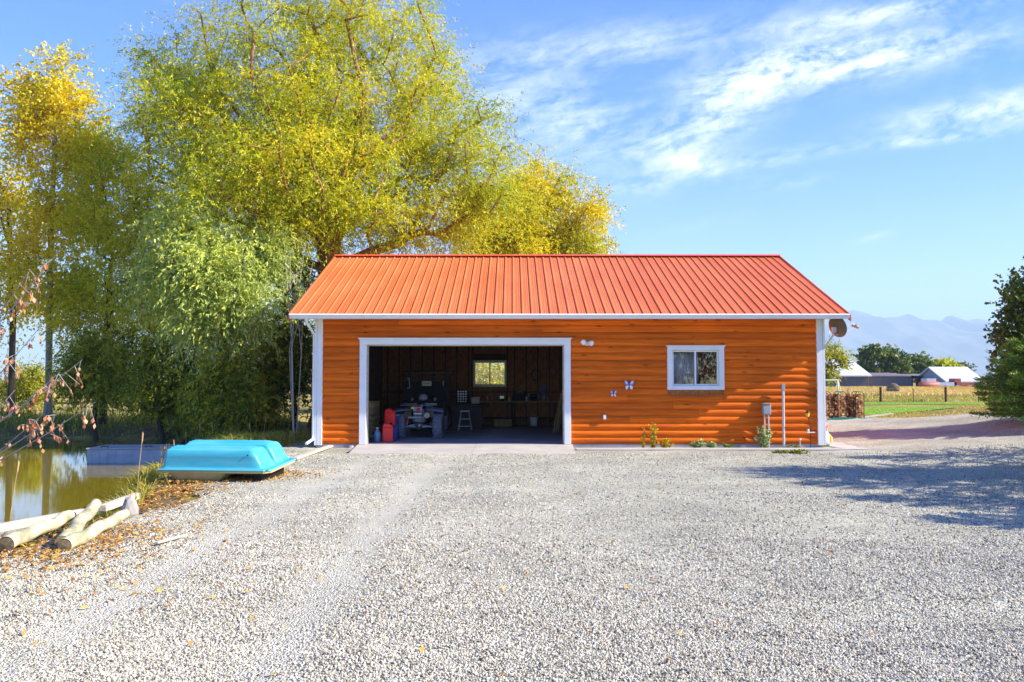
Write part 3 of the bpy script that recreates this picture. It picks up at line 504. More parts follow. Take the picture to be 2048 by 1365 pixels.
# ------------------------------------------------------------------ inside the garage
def atv():
    t = thing('quad_bike', 'blue-grey quad bike parked tail out in the garage', 'quad bike', (-2.52, 23.75, .006))
    def wheel(x, y, r, w):
        pr = [(r*.45, -w/2), (r*.80, -w/2), (r*.96, -w*.40), (r, -w*.2), (r, w*.2), (r*.96, w*.40), (r*.80, w/2), (r*.45, w/2)]
        wo = MB().lathe(pr, (x, y, r), (1, 0, 0), 28).build('wheel', M_tyre, t, True); lug = MB()
        for k in range(22):
            a = 2*PI*k/22
            for s in (-1, 1):
                rot = Matrix.Rotation(a+(.14 if s > 0 else 0), 3, 'X') @ Matrix.Rotation(s*.35, 3, 'Z'); c = rot @ Vector((0, 0, r)); lug.box((x+s*w*.24, y+c.y, r+c.z), (w*.46, .028, .03), rot)
        lug.build('tread', M_tyre, wo); MB().lathe([(0, -w*.3), (r*.42, -w*.32), (r*.47, -w*.45), (r*.47, w*.45), (r*.42, w*.32), (0, w*.3)], (x, y, r), (1, 0, 0), 18).build('rim', M_steel, wo, True)
    for s in (-1, 1): wheel(s*.50, .1, .315, .25); wheel(s*.47, 1.3, .31, .2)
    M_bod = mat('quad_plastic', (.16, .18, .30), .35, spec=.6); M_in = mat('fender_underside', (.16, .12, .075), .7)
    for s in (-1, 1):
        n = 10; vs = []
        for k in range(n+1):
            a = PI*.33+PI*.42*k/n; yy = .1-math.cos(a)*.45; zz = .32+math.sin(a)*.50
            vs += [(s*.20, yy, zz+.02), (s*.63, yy, zz-.03), (s*.66, yy, zz-.07)]
        f = [(k*3+j, k*3+j+1, k*3+j+4, k*3+j+3) for k in range(n) for j in range(2)]
        if s < 0: f = [q[::-1] for q in f]
        o = MB().add(vs, f).build('rear_fender', M_bod, t, True); so = o.modifiers.new('s', 'SOLIDIFY'); so.thickness = .02
        MB().prism([(.02, .55), (.35, .58), (.3, .80), (.08, .80)], s*.20-.01, s*.40, 'x').build('fender_liner', M_in, t)
    MB().box((0, .25, .60), (.34, .6, .34), taper=.8).build('engine_cover', M_grey, t, bevel=.03); MB().box((0, .55, .86), (.30, .75, .14), taper=.8).build('seat', M_dark, t, bevel=.04)
    MB().box((0, 1.15, .80), (.6, .6, .22), taper=.7).build('front_cowl', M_bod, t, bevel=.05)
    rk = MB()
    for x in (-.42, -.25, -.08, .08, .25, .42): rk.tube([(x, -.28, .90), (x, .3, .92)], .010, 6)
    rk.tube([(-.48, -.22, .885), (-.44, -.32, .89), (.44, -.32, .89), (.48, -.22, .885), (.46, .3, .91), (-.46, .3, .91), (-.48, -.22, .885)], .014, 6); rk.build('rear_rack', M_steel, t)
    MB().tube([(-.12, -.30, .89), (-.08, -.33, .74), (.08, -.33, .74), (.12, -.30, .89)], .012, 6).build('rack_stay', M_steel, t)
    MB().box((0, -.30, .79), (.26, .06, .12), taper=.85).build('tail_panel', M_grey, t, bevel=.01); MB().lathe([(0, 0), (.045, 0), (.05, .02), (.03, .035), (0, .04)], (.02, -.33, .78), (0, -1, 0), 14).build('tail_light', M_red, t, True); MB().box((-.13, -.335, .82), (.09, .008, .06)).build('sticker', M_yel, t)
    MB().box((0, -.31, .665), (.22, .05, .035)).build('tow_plate', M_steel, t, bevel=.008)
    MB().lathe([(0, -.3), (.075, -.28), (.085, 0), (.08, .04), (.045, .05), (.03, .03), (0, .03)], (.24, -.26, .62), (0, -1, 0), 16).build('muffler', mat('muffler_metal', (.42, .34, .26), .4, metal=.6), t, True)
    MB().tube([(-.5, .1, .315), (-.12, .1, .30), (.12, .1, .30), (.5, .1, .315)], [.03, .05, .05, .03], 10).build('axle', M_steel, t, True); MB().lathe([(0, -.1), (.07, -.09), (.11, -.02), (.10, .06), (.05, .12), (0, .13)], (0, .1, .33), (0, -1, .15), 14).build('differential', M_steel, t, True)
    for s in (-1, 1):
        MB().tube([(s*.42, .02, .28), (s*.12, -.08, .36), (s*.05, .3, .42)], .022, 8).build('swing_arm', M_steel, t, True); sh = MB().tube([(s*.33, .05, .35), (s*.27, .15, .68)], .018, 8).build('shock_absorber', M_steel, t, True)
        MB().tube([(s*.325, .06, .42), (s*.285, .13, .62)], .034, 10).build('spring', M_red if s < 0 else M_black, sh); MB().tube([(s*.10, -.15, .45), (s*.12, -.28, .72)], .013, 6).build('frame_tube', M_steel, t)
    MB().box((0, -.2, .56), (.55, .04, .05)).build('cross_bar', M_grey, t, bevel=.008)
    MB().tube([(-.42, .92, 1.13), (-.28, .98, 1.14), (-.1, 1.05, 1.05), (.1, 1.05, 1.05), (.28, .98, 1.14), (.42, .92, 1.13)], .014, 8).build('handlebar', M_black, t, True); MB().lathe([(0, 0), (.12, .02), (.14, .08), (.08, .16), (0, .18)], (0, 1.1, 1.0), (0, -.3, 1), 14).build('instrument_pod', M_grey, t, True)
atv()
def utv():
    t = thing('utility_vehicle', 'dark utility vehicle with roll cage behind the quad bike', 'vehicle', (-2.70, 27.4, .006)); M_b = mat('utv_paint', (.010, .009, .010), .6, spec=.2); M_tr = mat('cage_tube', (.05, .035, .03), .4)
    MB().box((0, .5, .72), (1.4, 2.2, .5), taper=.95).build('cargo_bed', M_b, t, bevel=.03); MB().box((0, -.62, .75), (1.38, .04, .42)).build('tailgate', M_b, t, bevel=.01); MB().box((0, 1.3, 1.0), (1.35, .8, .5), taper=.8).build('hood', M_b, t, bevel=.05)
    for s in (-1, 1):
        MB().tube([(s*.66, .0, .9), (s*.70, .05, 1.3), (s*.70, .1, 1.80), (s*.66, 1.2, 1.82), (s*.68, 1.6, 1.15)], .025, 8).build('cage_tube', M_tr, t, True)
        for y in (-.1, 1.9): w = MB().lathe([(.12, -.12), (.28, -.12), (.32, -.06), (.32, .06), (.28, .12), (.12, .12)], (s*.6, y, .32), (1, 0, 0), 22).build('wheel', M_tyre, t, True); MB().lathe([(0, -.08), (.14, -.09), (.14, .09), (0, .08)], (s*.6, y, .32), (1, 0, 0), 14).build('rim', M_steel, w)
    MB().box((0, .65, 1.84), (1.48, 1.3, .05)).build('roof_panel', M_b, t, bevel=.02); MB().box((0, .10, 1.80), (1.44, .04, .05)).build('cross_tube', M_tr, t); MB().box((0, .10, 1.66), (1.30, .03, .03)).build('cross_tube', M_tr, t); MB().box((0, .14, 1.25), (1.36, .03, .55)).build('rear_panel', M_dark, t)
    pl = MB().box((.02, .10, 1.46), (.30, .008, .15)).build('number_plate', M_white, t, bevel=.01); MB().box((.02, .0945, 1.45), (.24, .003, .05)).build('plate_stamp', mat('plate_green', (.35, .50, .42), .5), pl)
    MB().tube([(-.58, .06, 1.62), (-.52, .04, 1.63), (-.50, .04, 1.32), (-.58, .06, 1.31)], .014, 8).build('grab_handle', M_white, t, True); MB().tube([(.55, .06, 1.55), (.55, .04, 1.38)], .016, 8).build('grab_handle', M_gal, t, True)
    for x in (-.35, .35): MB().lathe([(0, 0), (.05, 0), (.055, .03), (0, .045)], (x, -.64, .98), (0, -1, 0), 12).build('tail_light', M_grey, t, True)
utv()
def jerry(loc, rz, h, lab):
    t = thing('fuel_can', lab, 'fuel can', loc, rz); MB().box((0, 0, h*.40), (.27, .18, h*.8)).build('body', M_red, t, bevel=.025); MB().prism([(-.135, h*.795), (.135, h*.795), (.10, h*.9), (.02, h), (-.10, h)], -.08, .08, 'y').build('shoulder', M_red, t, bevel=.01)
    MB().tube([(.04, 0, h*.92), (.10, 0, h*1.03)], .025, 10).build('cap', M_dark, t); MB().tube([(-.08, 0, h*.98), (-.06, 0, h*1.05), (.0, 0, h*1.05), (.02, 0, h*.98)], .014, 8).build('handle', M_red, t)
jerry((-3.15, 22.25, .006), .2, .46, 'red plastic fuel can standing on the garage floor'); 
t = thing('storage_tote', 'blue plastic tote under a red fuel can', 'tote', (-3.13, 22.72, .006)); MB().box((0, 0, .19), (.34, .30, .36), taper=1.1).build('tub', M_blue, t, bevel=.015); MB().box((0, 0, .385), (.40, .36, .03)).build('lid', M_blue, t, bevel=.008)
jerry((-3.15, 22.70, .407), -.1, .40, 'red plastic fuel can set on top of the blue tote')
t = thing('water_jug', 'pale blue plastic jug beside the lower fuel can', 'jug', (-3.42, 22.3, .006)); MB().lathe([(0, 0), (.09, 0), (.095, .2), (.06, .27), (.03, .29), (.03, .33), (0, .33)], (0, 0, 0), n=16).build('body', M_lblue, t, True); MB().lathe([(0, .33), (.034, .33), (.034, .36), (0, .36)], (0, 0, 0), n=12).build('cap', M_white, t)
t = thing('waste_bin', 'narrow dark blue bin between fuel cans and quad bike', 'bin', (-3.12, 23.6, .006)); MB().box((0, 0, .30), (.16, .22, .6), taper=1.12).build('body', M_blue, t, bevel=.012); MB().box((0, 0, .62), (.20, .27, .035)).build('rim', M_lblue, t, bevel=.008)
for i in range(12):
    z = .008+i*.082; o = MB().box((0, 0, .04), (random.uniform(.40, .5), 1.1, .075)).build('board', M_board, None); o.location = (-3.98+random.uniform(-.02, .03), 24.3, z); o.rotation_euler = (0, 0, random.uniform(-.03, .03)); tag(o, 'raw board in the stack against the garage side wall', 'board', 'stacked boards in the garage')
t = thing('workbench', 'long wooden workbench below the back window', 'workbench', (.1, 30.55, .006)); MB().box((0, 0, .82), (3.0, .7, .05)).build('top', M_board, t)
for x in (-1.4, -.1, 1.4):
    for y in (-.3, .3): MB().box((x, y, .40), (.08, .08, .79)).build('leg', M_stud, t)
MB().box((0, 0, .25), (2.9, .6, .03)).build('shelf', M_stud, t)
t = thing('side_bench', 'dark bench with drawers beside the parked vehicles', 'bench', (-1.42, 28.4, .006)); MB().box((0, 0, .38), (.95, .6, .74)).build('cabinet', mat('bench_paint', (.05, .02, .025), .6), t); MB().box((0, 0, .79), (1.05, .7, .05)).build('top', M_stud, t)
t = thing('parts_organizer', 'small drawer cabinet of shiny parts on the dark bench', 'organizer', (-1.62, 28.45, .821)); MB().box((0, .06, .22), (.36, .14, .44)).build('case', M_dark, t)
for i in range(4):
    for j in range(5): MB().box((-.12+i*.08, -.018, .06+j*.08), (.05, .012, .045)).build('drawer', M_white if j < 2 else M_gal, t)
t = thing('carton', 'pale box on the end of the dark bench', 'box', (-1.17, 28.2, .821)); MB().box((0, 0, .1), (.25, .25, .2)).build('carton_body', M_timber, t, bevel=.005); MB().box((0, 0, .206), (.27, .27, .012)).build('lid', M_timber, t)
def stool():
    t = thing('step_stool', 'small metal folding step stool standing in the garage', 'step stool', (-1.46, 27.3, .006)); MB().box((0, 0, .60), (.30, .2, .03)).build('top_step', M_gal, t, bevel=.006)
    for s in (-1, 1): MB().tube([(s*.12, -.02, .59), (s*.21, -.22, 0)], .014, 8).build('leg', M_gal, t); MB().tube([(s*.12, .05, .59), (s*.20, .28, 0)], .012, 8).build('leg', M_gal, t)
    for z, w in ((.14, .38), (.36, .31)): MB().box((0, -.02-.2*(1-z/.59), z), (w, .09, .02)).build('tread', M_gal, t)
stool()
for i, (x, y, h) in enumerate(((1.42, 26.2, 1.3), (1.50, 26.35, 1.15), (1.36, 26.5, 1.2), (1.46, 26.75, 1.0))):
    o = MB().box((0, 0, h/2), (.03, .11, h)).build('leaning_board', M_board, None); o.location = (x-.12, y, .012); o.rotation_euler = (0, .17+.02*i, 0); tag(o, 'raw board leaning on the garage partition wall', 'board', 'boards leaning on the partition')
def clutter(name, lab, cat, parts, loc):
    t = thing(name, lab, cat, loc)
    for n, m, fn in parts: fn(MB()).build(n, m, t)
BZ = .853
clutter('bench_grinder', 'dark bench grinder with two wheels on the workbench', 'grinder', [('motor', M_dark, lambda b: b.tube([(-.12, 0, .16), (.12, 0, .16)], .07, 12)), ('wheel', M_grey, lambda b: b.tube([(-.19, 0, .16), (-.15, 0, .16)], .09, 16)), ('wheel', M_grey, lambda b: b.tube([(.15, 0, .16), (.19, 0, .16)], .09, 16)), ('base', M_dark, lambda b: b.box((0, 0, .045), (.2, .16, .09)))], (.75, 30.5, BZ-.001))
clutter('toolbox', 'black toolbox with a handle on the workbench', 'toolbox', [('case', M_dark, lambda b: b.box((0, 0, .11), (.5, .25, .22))), ('lid', M_black, lambda b: b.box((0, 0, .235), (.51, .26, .03), taper=.9)), ('handle', M_steel, lambda b: b.tube([(-.12, 0, .25), (-.1, 0, .31), (.1, 0, .31), (.12, 0, .25)], .01, 6))], (.25, 30.5, BZ-.001))
clutter('bench_vise', 'small steel vise on the workbench', 'vise', [('base', M_black, lambda b: b.lathe([(0, 0), (.09, 0), (.07, .05), (.05, .09), (0, .09)], (0, 0, 0), n=12)), ('jaw', M_steel, lambda b: b.box((0, -.04, .13), (.14, .06, .09))), ('jaw', M_steel, lambda b: b.box((0, .06, .13), (.14, .06, .09))), ('screw', M_steel, lambda b: b.tube([(0, -.2, .12), (0, .1, .12)], .015, 8))], (-.35, 30.35, BZ-.001))
for i, (x, hh, m) in enumerate(((-.85, .2, M_grey), (-.7, .14, M_red), (1.1, .22, M_grey), (1.25, .16, M_lblue), (.5, .18, M_gal), (-.1, .15, M_yel))): clutter('spray_bottle', ['grey bottle', 'red tin', 'tall grey bottle', 'pale blue bottle', 'shiny tin', 'yellow tin'][i]+' standing on the workbench', 'bottle', [('body', m, lambda b: b.lathe([(0, 0), (.04, 0), (.042, hh*.7), (.02, hh*.85), (.018, hh), (0, hh)], (0, 0, 0), n=12)), ('cap', M_dark, lambda b: b.tube([(0, 0, hh), (0, 0, hh+.03)], .02, 8))], (x, 30.4, BZ-.001))
clutter('cable_coil', 'dark coil of cable hung on the back wall', 'cable', [('coil', M_dark, lambda b: b.tube([(.16*math.cos(a*.4), -.02-.002*a, .2*math.sin(a*.4)) for a in range(40)], .014, 6)), ('hook', M_steel, lambda b: b.tube([(0, .05, .2), (0, -.05, .2), (0, -.06, .23)], .008, 6))], (.85, GY1-.26, 1.75))
clutter('hanging_jacket', 'blue work cloth hung on the back wall', 'jacket', [('cloth', M_blue, lambda b: b.prism([(-.07, .2), (.07, .2), (.1, -.25), (-.09, -.28)], -.05, .0, 'y')), ('collar', M_dark, lambda b: b.tube([(-.06, -.03, .2), (0, -.05, .16), (.06, -.03, .2)], .015, 6))], (1.12, GY1-.24, 1.28))
clutter('floor_bucket', 'pale bucket pushed under the workbench', 'bucket', [('tub', M_white, lambda b: b.lathe([(0, 0), (.11, 0), (.14, .28), (.13, .28), (.1, .02), (0, .02)], (0, 0, 0), n=16)), ('handle', M_steel, lambda b: b.tube([(.14*math.cos(a), 0, .26-.12*math.sin(a)) for a in [PI*i/10 for i in range(11)]], .005, 5))], (.75, 30.25, .008))
clutter('parts_crate', 'tan wooden crate on the floor under the workbench', 'crate', [('side', M_board, lambda b: b.b2(-.3, .3, -.2, -.18, 0, .22)), ('side', M_board, lambda b: b.b2(-.3, .3, .18, .2, 0, .22)), ('end', M_board, lambda b: b.b2(-.3, -.28, -.18, .18, 0, .22)), ('end', M_board, lambda b: b.b2(.28, .3, -.18, .18, 0, .22)), ('bottom', M_board, lambda b: b.b2(-.28, .28, -.18, .18, 0, .02))], (-.3, 29.9, .008))

# ------------------------------------------------------------------ boat, dock, poles by the pond
def boat():
    t = thing('pedal_boat', 'upturned turquoise twin-hull pedal boat with tan deck by the pond', 'boat', (-4.72, 14.75, hz(-4.9, 14.4)+.045), R(-6)); t.rotation_euler[0] = R(4); L_, W_ = 1.84, 1.26; zr = .255
    nx, ny = 90, 70; xs = np.linspace(-L_/2, L_/2, nx); ys = np.linspace(-W_/2, W_/2, ny); X, Y = np.meshgrid(xs, ys)
    def pont(Yc, x_in): 
        a = sst(0, .05, .285-np.abs(Y-Yc))*(1-.07*sst(.10, .30, np.abs(Y-Yc))); e = sst(-L_/2+.02, -L_/2+.10, X)*(1-sst(L_/2-.36, L_/2-.09, X)**1.5); return a*e
    p = np.maximum(pont(-.32, 0), pont(.32, 0)); mid = .14*sst(-L_/2+.05, -L_/2+.18, X)*sst(L_/2-.55, L_/2-.75, X)*(np.abs(Y) < .12)
    Z = zr+.31*np.maximum(p, mid*.8)
    for yc in (-.42, -.32, -.22, .22, .32, .42): Z += np.where(p > .8, .022*np.exp(-((Y-yc)/.022)**2)*sst(L_/2-.30, L_/2-.45, X), 0)
    V = np.stack([X, Y, Z], -1).reshape(-1, 3); i, j = np.meshgrid(np.arange(nx-1), np.arange(ny-1)); a = (j*nx+i).ravel(); npmesh('hull', V, np.stack([a, a+1, a+nx+1, a+nx], 1), M_turq, t, smooth=True)
    c = .10; poly = [(-L_/2, -W_/2), (L_/2-c, -W_/2), (L_/2, -W_/2+c), (L_/2, W_/2-c), (L_/2-c, W_/2), (-L_/2, W_/2)]; pr = [(x*1.025, y*1.035) for x, y in poly]
    MB().prism(pr, zr-.028, zr-.002, 'z').build('gunwale', mat('pale_turquoise_rim', (.12, .46, .50), .45), t, bevel=.008); MB().prism([(x*1.012, y*1.015) for x, y in poly], zr-.062, zr-.03, 'z').build('deck_edge', M_tan, t, bevel=.006)
    n = 14; vs = []; 
    for k in range(n+1):
        x = -L_/2+.14+(L_*.52)*k/n; dz = -.145*math.sin(PI*min(1, (k/n)*1.15))**.6 if k < n else 0
        dz = -.20*(1-(2*k/n-1)**4) ; vs += [(x, -W_/2+.03, zr-.06), (x, -W_/2+.07, zr-.06+dz), (x, W_/2-.07, zr-.06+dz), (x, W_/2-.03, zr-.06)]
    MB().add(vs, [(k*4+j, k*4+j+1, k*4+j+5, k*4+j+4) for k in range(n) for j in range(3)]).build('seat_moulding', M_tan, t, True)
    MB().b2(.62, .74, -.5, .5, -.03, zr-.06).build('foot_moulding', M_dark, t); MB().lathe([(0, 0), (.012, 0), (.012, .01), (0, .012)], (.55, -W_/2+.055, zr+.22), (0, -1, .3), 8).build('drain_plug', M_dark, t)
boat()
p0 = gnd(173, 926, -.54); t = thing('floating_dock', 'grey plastic floating dock section on the pond', 'dock', (p0.x, p0.y, -.46), R(4)); M_dock = mat('dock_plastic', (.44, .45, .47), .6, c2=(.32, .33, .36), nscale=(3, 3, 6))
MB().b2(0, 2.6, 0, 1.25, -.25, .25).build('float_body', M_dock, t, bevel=.02); MB().b2(-.02, 2.62, -.02, 1.27, .25, .29).build('deck', M_grey, t, bevel=.01)
for i in range(13): MB().b2(.1+i*.2, .125+i*.2, -.012, .0, -.08, .24).build('rib', M_dock, t)
for i in range(6): MB().b2(-.012, .0, .1+i*.2, .125+i*.2, -.08, .24).build('rib', M_dock, t)
for x in (.4, 1.5, 2.3): MB().tube([(x-.1, .12, .30), (x-.05, .12, .33), (x+.05, .12, .33), (x+.1, .12, .30)], .012, 6).build('cleat', M_black, t)
MB().prism([(0, 0), (.3, .02), (.42, .22), (.36, .24), (.2, .06)], 0, .03, 'y').build('rudder_fin', M_dark, None); o = bpy.data.objects['rudder_fin']; o.location = (p0.x+2.0, p0.y+.5, -.155); tag(o, 'dark curved fin lying on the floating dock', 'fin')
def pole(px0, py0, px1, py1, r, lab, z0=0., z1=0.):
    a = gnd(px0, py0); b = gnd(px1, py1); a.z = hz(a.x, a.y)+r+.02+z0; b.z = max(hz(b.x, b.y), -.06)+r+.02+z1; t = thing('peeled_pole', lab, 'pole', a); d = b-a
    n = 9; pts = [d*(i/n)+Vector((.012*math.sin(i*1.1+px0), .01*math.cos(i*.9), .012*math.sin(i*1.7))) for i in range(n+1)]; rs = [r*(1-.16*i/n+.035*math.sin(i*2.3+px0)) for i in range(n+1)]
    MB().tube(pts, rs, 16, cap=False).build('shaft', M_pole, t, True)
    for q, s in ((pts[0], -1), (pts[-1], 1)): MB().lathe([(0, .004), (rs[0]*.5, .003), (rs[0 if s < 0 else -1]*.995, 0)], q, d.normalized()*s, 16).build('cut_end', M_end, t)
pole(8, 1110, 140, 1062, .075, 'peeled pole with dark weathered end beside the stones'); pole(125, 1108, 190, 1040, .075, 'greenish peeled pole lying between two other poles', .0, .02); pole(130, 1112, 248, 1058, .07, 'pale yellow peeled pole lying outermost on the gravel', 0., 0.)
def timber(px0, py0, px1, py1, lab, w=.10, h=.09, name='edging_timber', m=M_timber):
    a = gnd(px0, py0); b = gnd(px1, py1); a.z = max(hz(a.x, a.y), GZ-.03)+.085; b.z = max(hz(b.x, b.y), GZ-.03)+.085; d = b-a; L_ = d.length; o = MB().box((L_/2, 0, 0), (L_, w, h)).build(name, m, None, bevel=.012); o.location = a; o.rotation_mode = 'QUATERNION'; o.rotation_quaternion = d.to_track_quat('X', 'Z'); tag(o, lab, 'timber')
timber(-60, 1078, 168, 1034, 'long pale edging timber along the pond bank'); timber(205, 1026, 274, 1000, 'short edging timber by the pointed stones'); timber(588, 926, 668, 897, 'weathered plank edging from boat to garage corner', .14, .05); timber(312, 1106, 372, 1088, 'splintered stick of wood on the gravel', .05, .025, 'wood_scrap')
def stone(px, py, r, lab, pointy=0., name='field_stone', m=M_stone):
    import bmesh
    bm = bmesh.new(); bmesh.ops.create_icosphere(bm, subdivisions=2, radius=1); off = Vector((px*.1, py*.13, 0))
    for q in bm.verts: k = 1+.35*mn.noise(q.co*1.1+off)+.12*mn.noise(q.co*3+off); q.co = Vector((q.co.x*k, q.co.y*.8*k, q.co.z*(.65+pointy*max(q.co.z, 0))*k))*r
    me = bpy.data.meshes.new(name); bm.to_mesh(me); bm.free(); c = gnd(px, py); o = link(name, me, m, None); o.location = (c.x, c.y, hz(c.x, c.y)+r*.35); o.rotation_euler = (0, 0, px); tag(o, lab, 'stone')
stone(262, 1030, .13, 'pointed upright stone at the end of the poles', .9); stone(232, 1020, .11, 'rounded tan stone beside the edging timber'); stone(28, 1070, .14, 'grey flat stone behind the weathered pole'); stone(702, 900, .11, 'pale rounded stone at the apron corner'); stone(690, 897, .09, 'small reddish stone at the apron corner'); stone(168, 862, .13, 'grey stone on the far pond bank')
t = thing('timber_offcut', 'split log offcut beside the apron', 'log', gnd(668, 898)+Vector((0, 0, .08))); MB().tube([(0, 0, 0), (.5, .15, .01)], [.07, .06], 10).build('log_body', M_timber, t, True); MB().lathe([(0, .004), (.069, 0)], (0, 0, 0), (-1, -.3, 0), 10).build('cut_end', M_end, t)
t = thing('plastic_tray', 'flat black plastic tray on the ground left beside the boat'.replace(' left', ''), 'tray', gnd(578, 880)+Vector((0, 0, .01)), .2); MB().b2(-.45, .45, -.9, .9, 0, .04).build('base', M_dark, t, bevel=.01)
for x0, x1, y0, y1 in ((-.45, -.42, -.9, .9), (.42, .45, -.9, .9), (-.42, .42, -.9, -.87), (-.42, .42, .87, .9)): MB().b2(x0, x1, y0, y1, .041, .12).build('edge', M_dark, t)

# ------------------------------------------------------------------ trees
LEAF = {}
def tree(name, lab, cat, base, lobes, ncl, leaves, lm, bark, r0, leaf=(.15, .028), droop=.35, seed=1, fork=.25, group=None, tint=(.5, .3), csize=.9, trunkpts=None, twigs=14, ground=True, shell=.45, ascend=.5):
    r = np.random.default_rng(seed); root = thing(name, lab, cat, (0, 0, 0), 0, group); base = np.array(base, float)
    vol = np.array([l[1][0]*l[1][1]*l[1][2] for l in lobes])**.8; vol /= vol.sum(); C = []
    while len(C) < ncl:
        k = r.choice(len(lobes), p=vol); c, rad = lobes[k][:2]; d = r.normal(size=3); d /= np.linalg.norm(d); q = np.array(c)+d*np.array(rad)*r.random()**shell*.92
        if q[2] > .5: C.append(q)
    C = np.array(C); top = np.array(trunkpts[-1] if trunkpts else [base[0], base[1], C[:, 2].min()+fork*(C[:, 2].max()-C[:, 2].min())], float)
    tp = [base]+[np.array(q, float) for q in (trunkpts or [])] if trunkpts else [base, base*.5+top*.5+r.normal(size=3)*.1, top]
    nodes = [tp[0]]; par = [-1]
    for a, b in zip(tp[:-1], tp[1:]):
        for s in (.33, .66, 1.): nodes.append(a+(b-a)*s); par.append(len(nodes)-2)
    ntr = len(nodes); pl = [0.]
    for i in range(1, ntr): pl.append(pl[-1]+np.linalg.norm(nodes[i]-nodes[i-1]))
    order = np.argsort(np.linalg.norm(C-top, axis=1)); tips = []
    for ci in order:
        q = C[ci]; A = np.array(nodes); d = np.linalg.norm(A-q, axis=1); cost = d+.35*np.array(pl)+np.where(A[:, 2] > q[2]+.1, 2.*(A[:, 2]-q[2]), 0); cost[:max(1, ntr//3)] += 3
        j = int(np.argmin(cost)); a = nodes[j]; L_ = d[j]; ns = max(2, int(L_/.8)); prev = j
        for s in range(1, ns+1):
            f = s/ns; p = a+(q-a)*f+np.array([0, 0, ascend*.25*L_*math.sin(PI*f)*(-.5 if q[2]-a[2] > L_*.6 else .35)])+(r.normal(size=3)*.05*L_*.4 if s < ns else 0); nodes.append(p); par.append(prev); pl.append(pl[prev]+np.linalg.norm(p-nodes[prev])); prev = len(nodes)-1
        tips.append(prev)
    cnt = np.zeros(len(nodes)); cnt[tips] = 1
    for i in range(len(nodes)-1, 0, -1): cnt[par[i]] += cnt[i]
    rad = np.maximum(r0*(np.maximum(cnt, .6)/ncl)**.5, .010); N_ = np.array(nodes); Vv = []; Fv = []; ks = 6
    for i in range(1, len(nodes)):
        a, b = N_[par[i]], N_[i]; d = b-a; l = np.linalg.norm(d)
        if l < 1e-4: continue
        d /= l; u = np.cross(d, [0, 0, 1] if abs(d[2]) < .9 else [1, 0, 0]); u /= np.linalg.norm(u); w = np.cross(d, u); ra = rad[i]*1.0 if cnt[par[i]] > cnt[i]*1.8 else rad[par[i]]; ra = min(ra, rad[i]*1.5); o = len(Vv)*1
        if i == 1 and ground: ra = rad[i]*1.5
        an = np.arange(ks)*2*PI/ks; cs = np.outer(np.cos(an), u)+np.outer(np.sin(an), w); Vv.extend(a-d*ra*.3+cs*ra); Vv.extend(b+cs*rad[i]); Fv += [(o+k, o+(k+1) % ks, o+ks+(k+1) % ks, o+ks+k) for k in range(ks)]
    npmesh('trunk', np.array(Vv), np.array(Fv), bark, root, smooth=True)
    # leaves along curved twigs
    nt_ = ncl*twigs; ci = np.repeat(np.arange(ncl), twigs); cen = np.mean([l[0] for l in lobes], 0); outw = C[ci]-top; outw /= np.linalg.norm(outw, axis=1)[:, None]+1e-6
    td = outw*.55+r.normal(size=(nt_, 3))*.75+np.array([0, 0, .25]); td /= np.linalg.norm(td, axis=1)[:, None]; tl = csize*r.uniform(.5, 1.25, nt_); tb = C[ci]-outw*csize*.25+r.normal(size=(nt_, 3))*csize*.22
    per = max(1, leaves//nt_); li = np.repeat(np.arange(nt_), per); n = len(li); s = r.random(n)**.8; dr = droop*csize
    P = tb[li]+td[li]*(tl[li]*s)[:, None]+np.array([0, 0, -1])*(dr*s**2)[:, None]; tan = td[li]*tl[li][:, None]+np.array([0, 0, -2.])*(dr*s)[:, None]; tan /= np.linalg.norm(tan, axis=1)[:, None]
    ld = tan*.6+r.normal(size=(n, 3))*.55+np.array([0, 0, -droop*.9]); ld /= np.linalg.norm(ld, axis=1)[:, None]; sd = np.cross(ld, r.normal(size=(n, 3))); sd /= np.linalg.norm(sd, axis=1)[:, None]+1e-6
    ll = leaf[0]*r.uniform(.6, 1.3, n); lw = leaf[1]*r.uniform(.7, 1.3, n); V = np.stack([P, P+ld*(ll*.45)[:, None]+sd*lw[:, None], P+ld*ll[:, None], P+ld*(ll*.45)[:, None]-sd*lw[:, None]], 1).reshape(-1, 3)
    ct = r.normal(size=ncl)*tint[1]*.7; zt = 0; tv = np.clip(tint[0]+ct[ci][li]+r.normal(size=n)*tint[1]*.6, 0, 1)
    npmesh('crown', V, np.arange(4*n).reshape(-1, 4), lm, root, {'tint': np.repeat(tv, 4)}); return root
def lobe(px, py, rx, rz, Y, ry=None):
    c = at(px, py, Y); a = rx/F*Y; return (tuple(c), (a, ry if ry else a*.85, rz/F*Y))
LM_w = leafmat('willow_leaf', [(.14, .22, .012), (.35, .43, .016), (.60, .60, .020), (.79, .64, .014)], .45)
LM_o = leafmat('golden_willow_leaf', [(.26, .30, .012), (.56, .54, .014), (.80, .66, .012), (.82, .58, .010)], .42)
LM_s = leafmat('silver_willow_leaf', [(.14, .20, .03), (.32, .42, .07), (.54, .62, .16), (.62, .62, .06)], .35, .35)
LM_c = leafmat('cottonwood_leaf', [(.24, .28, .014), (.66, .58, .02), (.86, .70, .03), (.88, .60, .02)], .45)
LM_d = leafmat('shade_shrub_leaf', [(.08, .12, .012), (.22, .27, .02), (.46, .46, .025), (.66, .55, .025)], .35)
LM_g = leafmat('green_leaf', [(.04, .08, .012), (.10, .16, .02), (.18, .23, .025), (.32, .30, .03)], .3)
Yw = 31
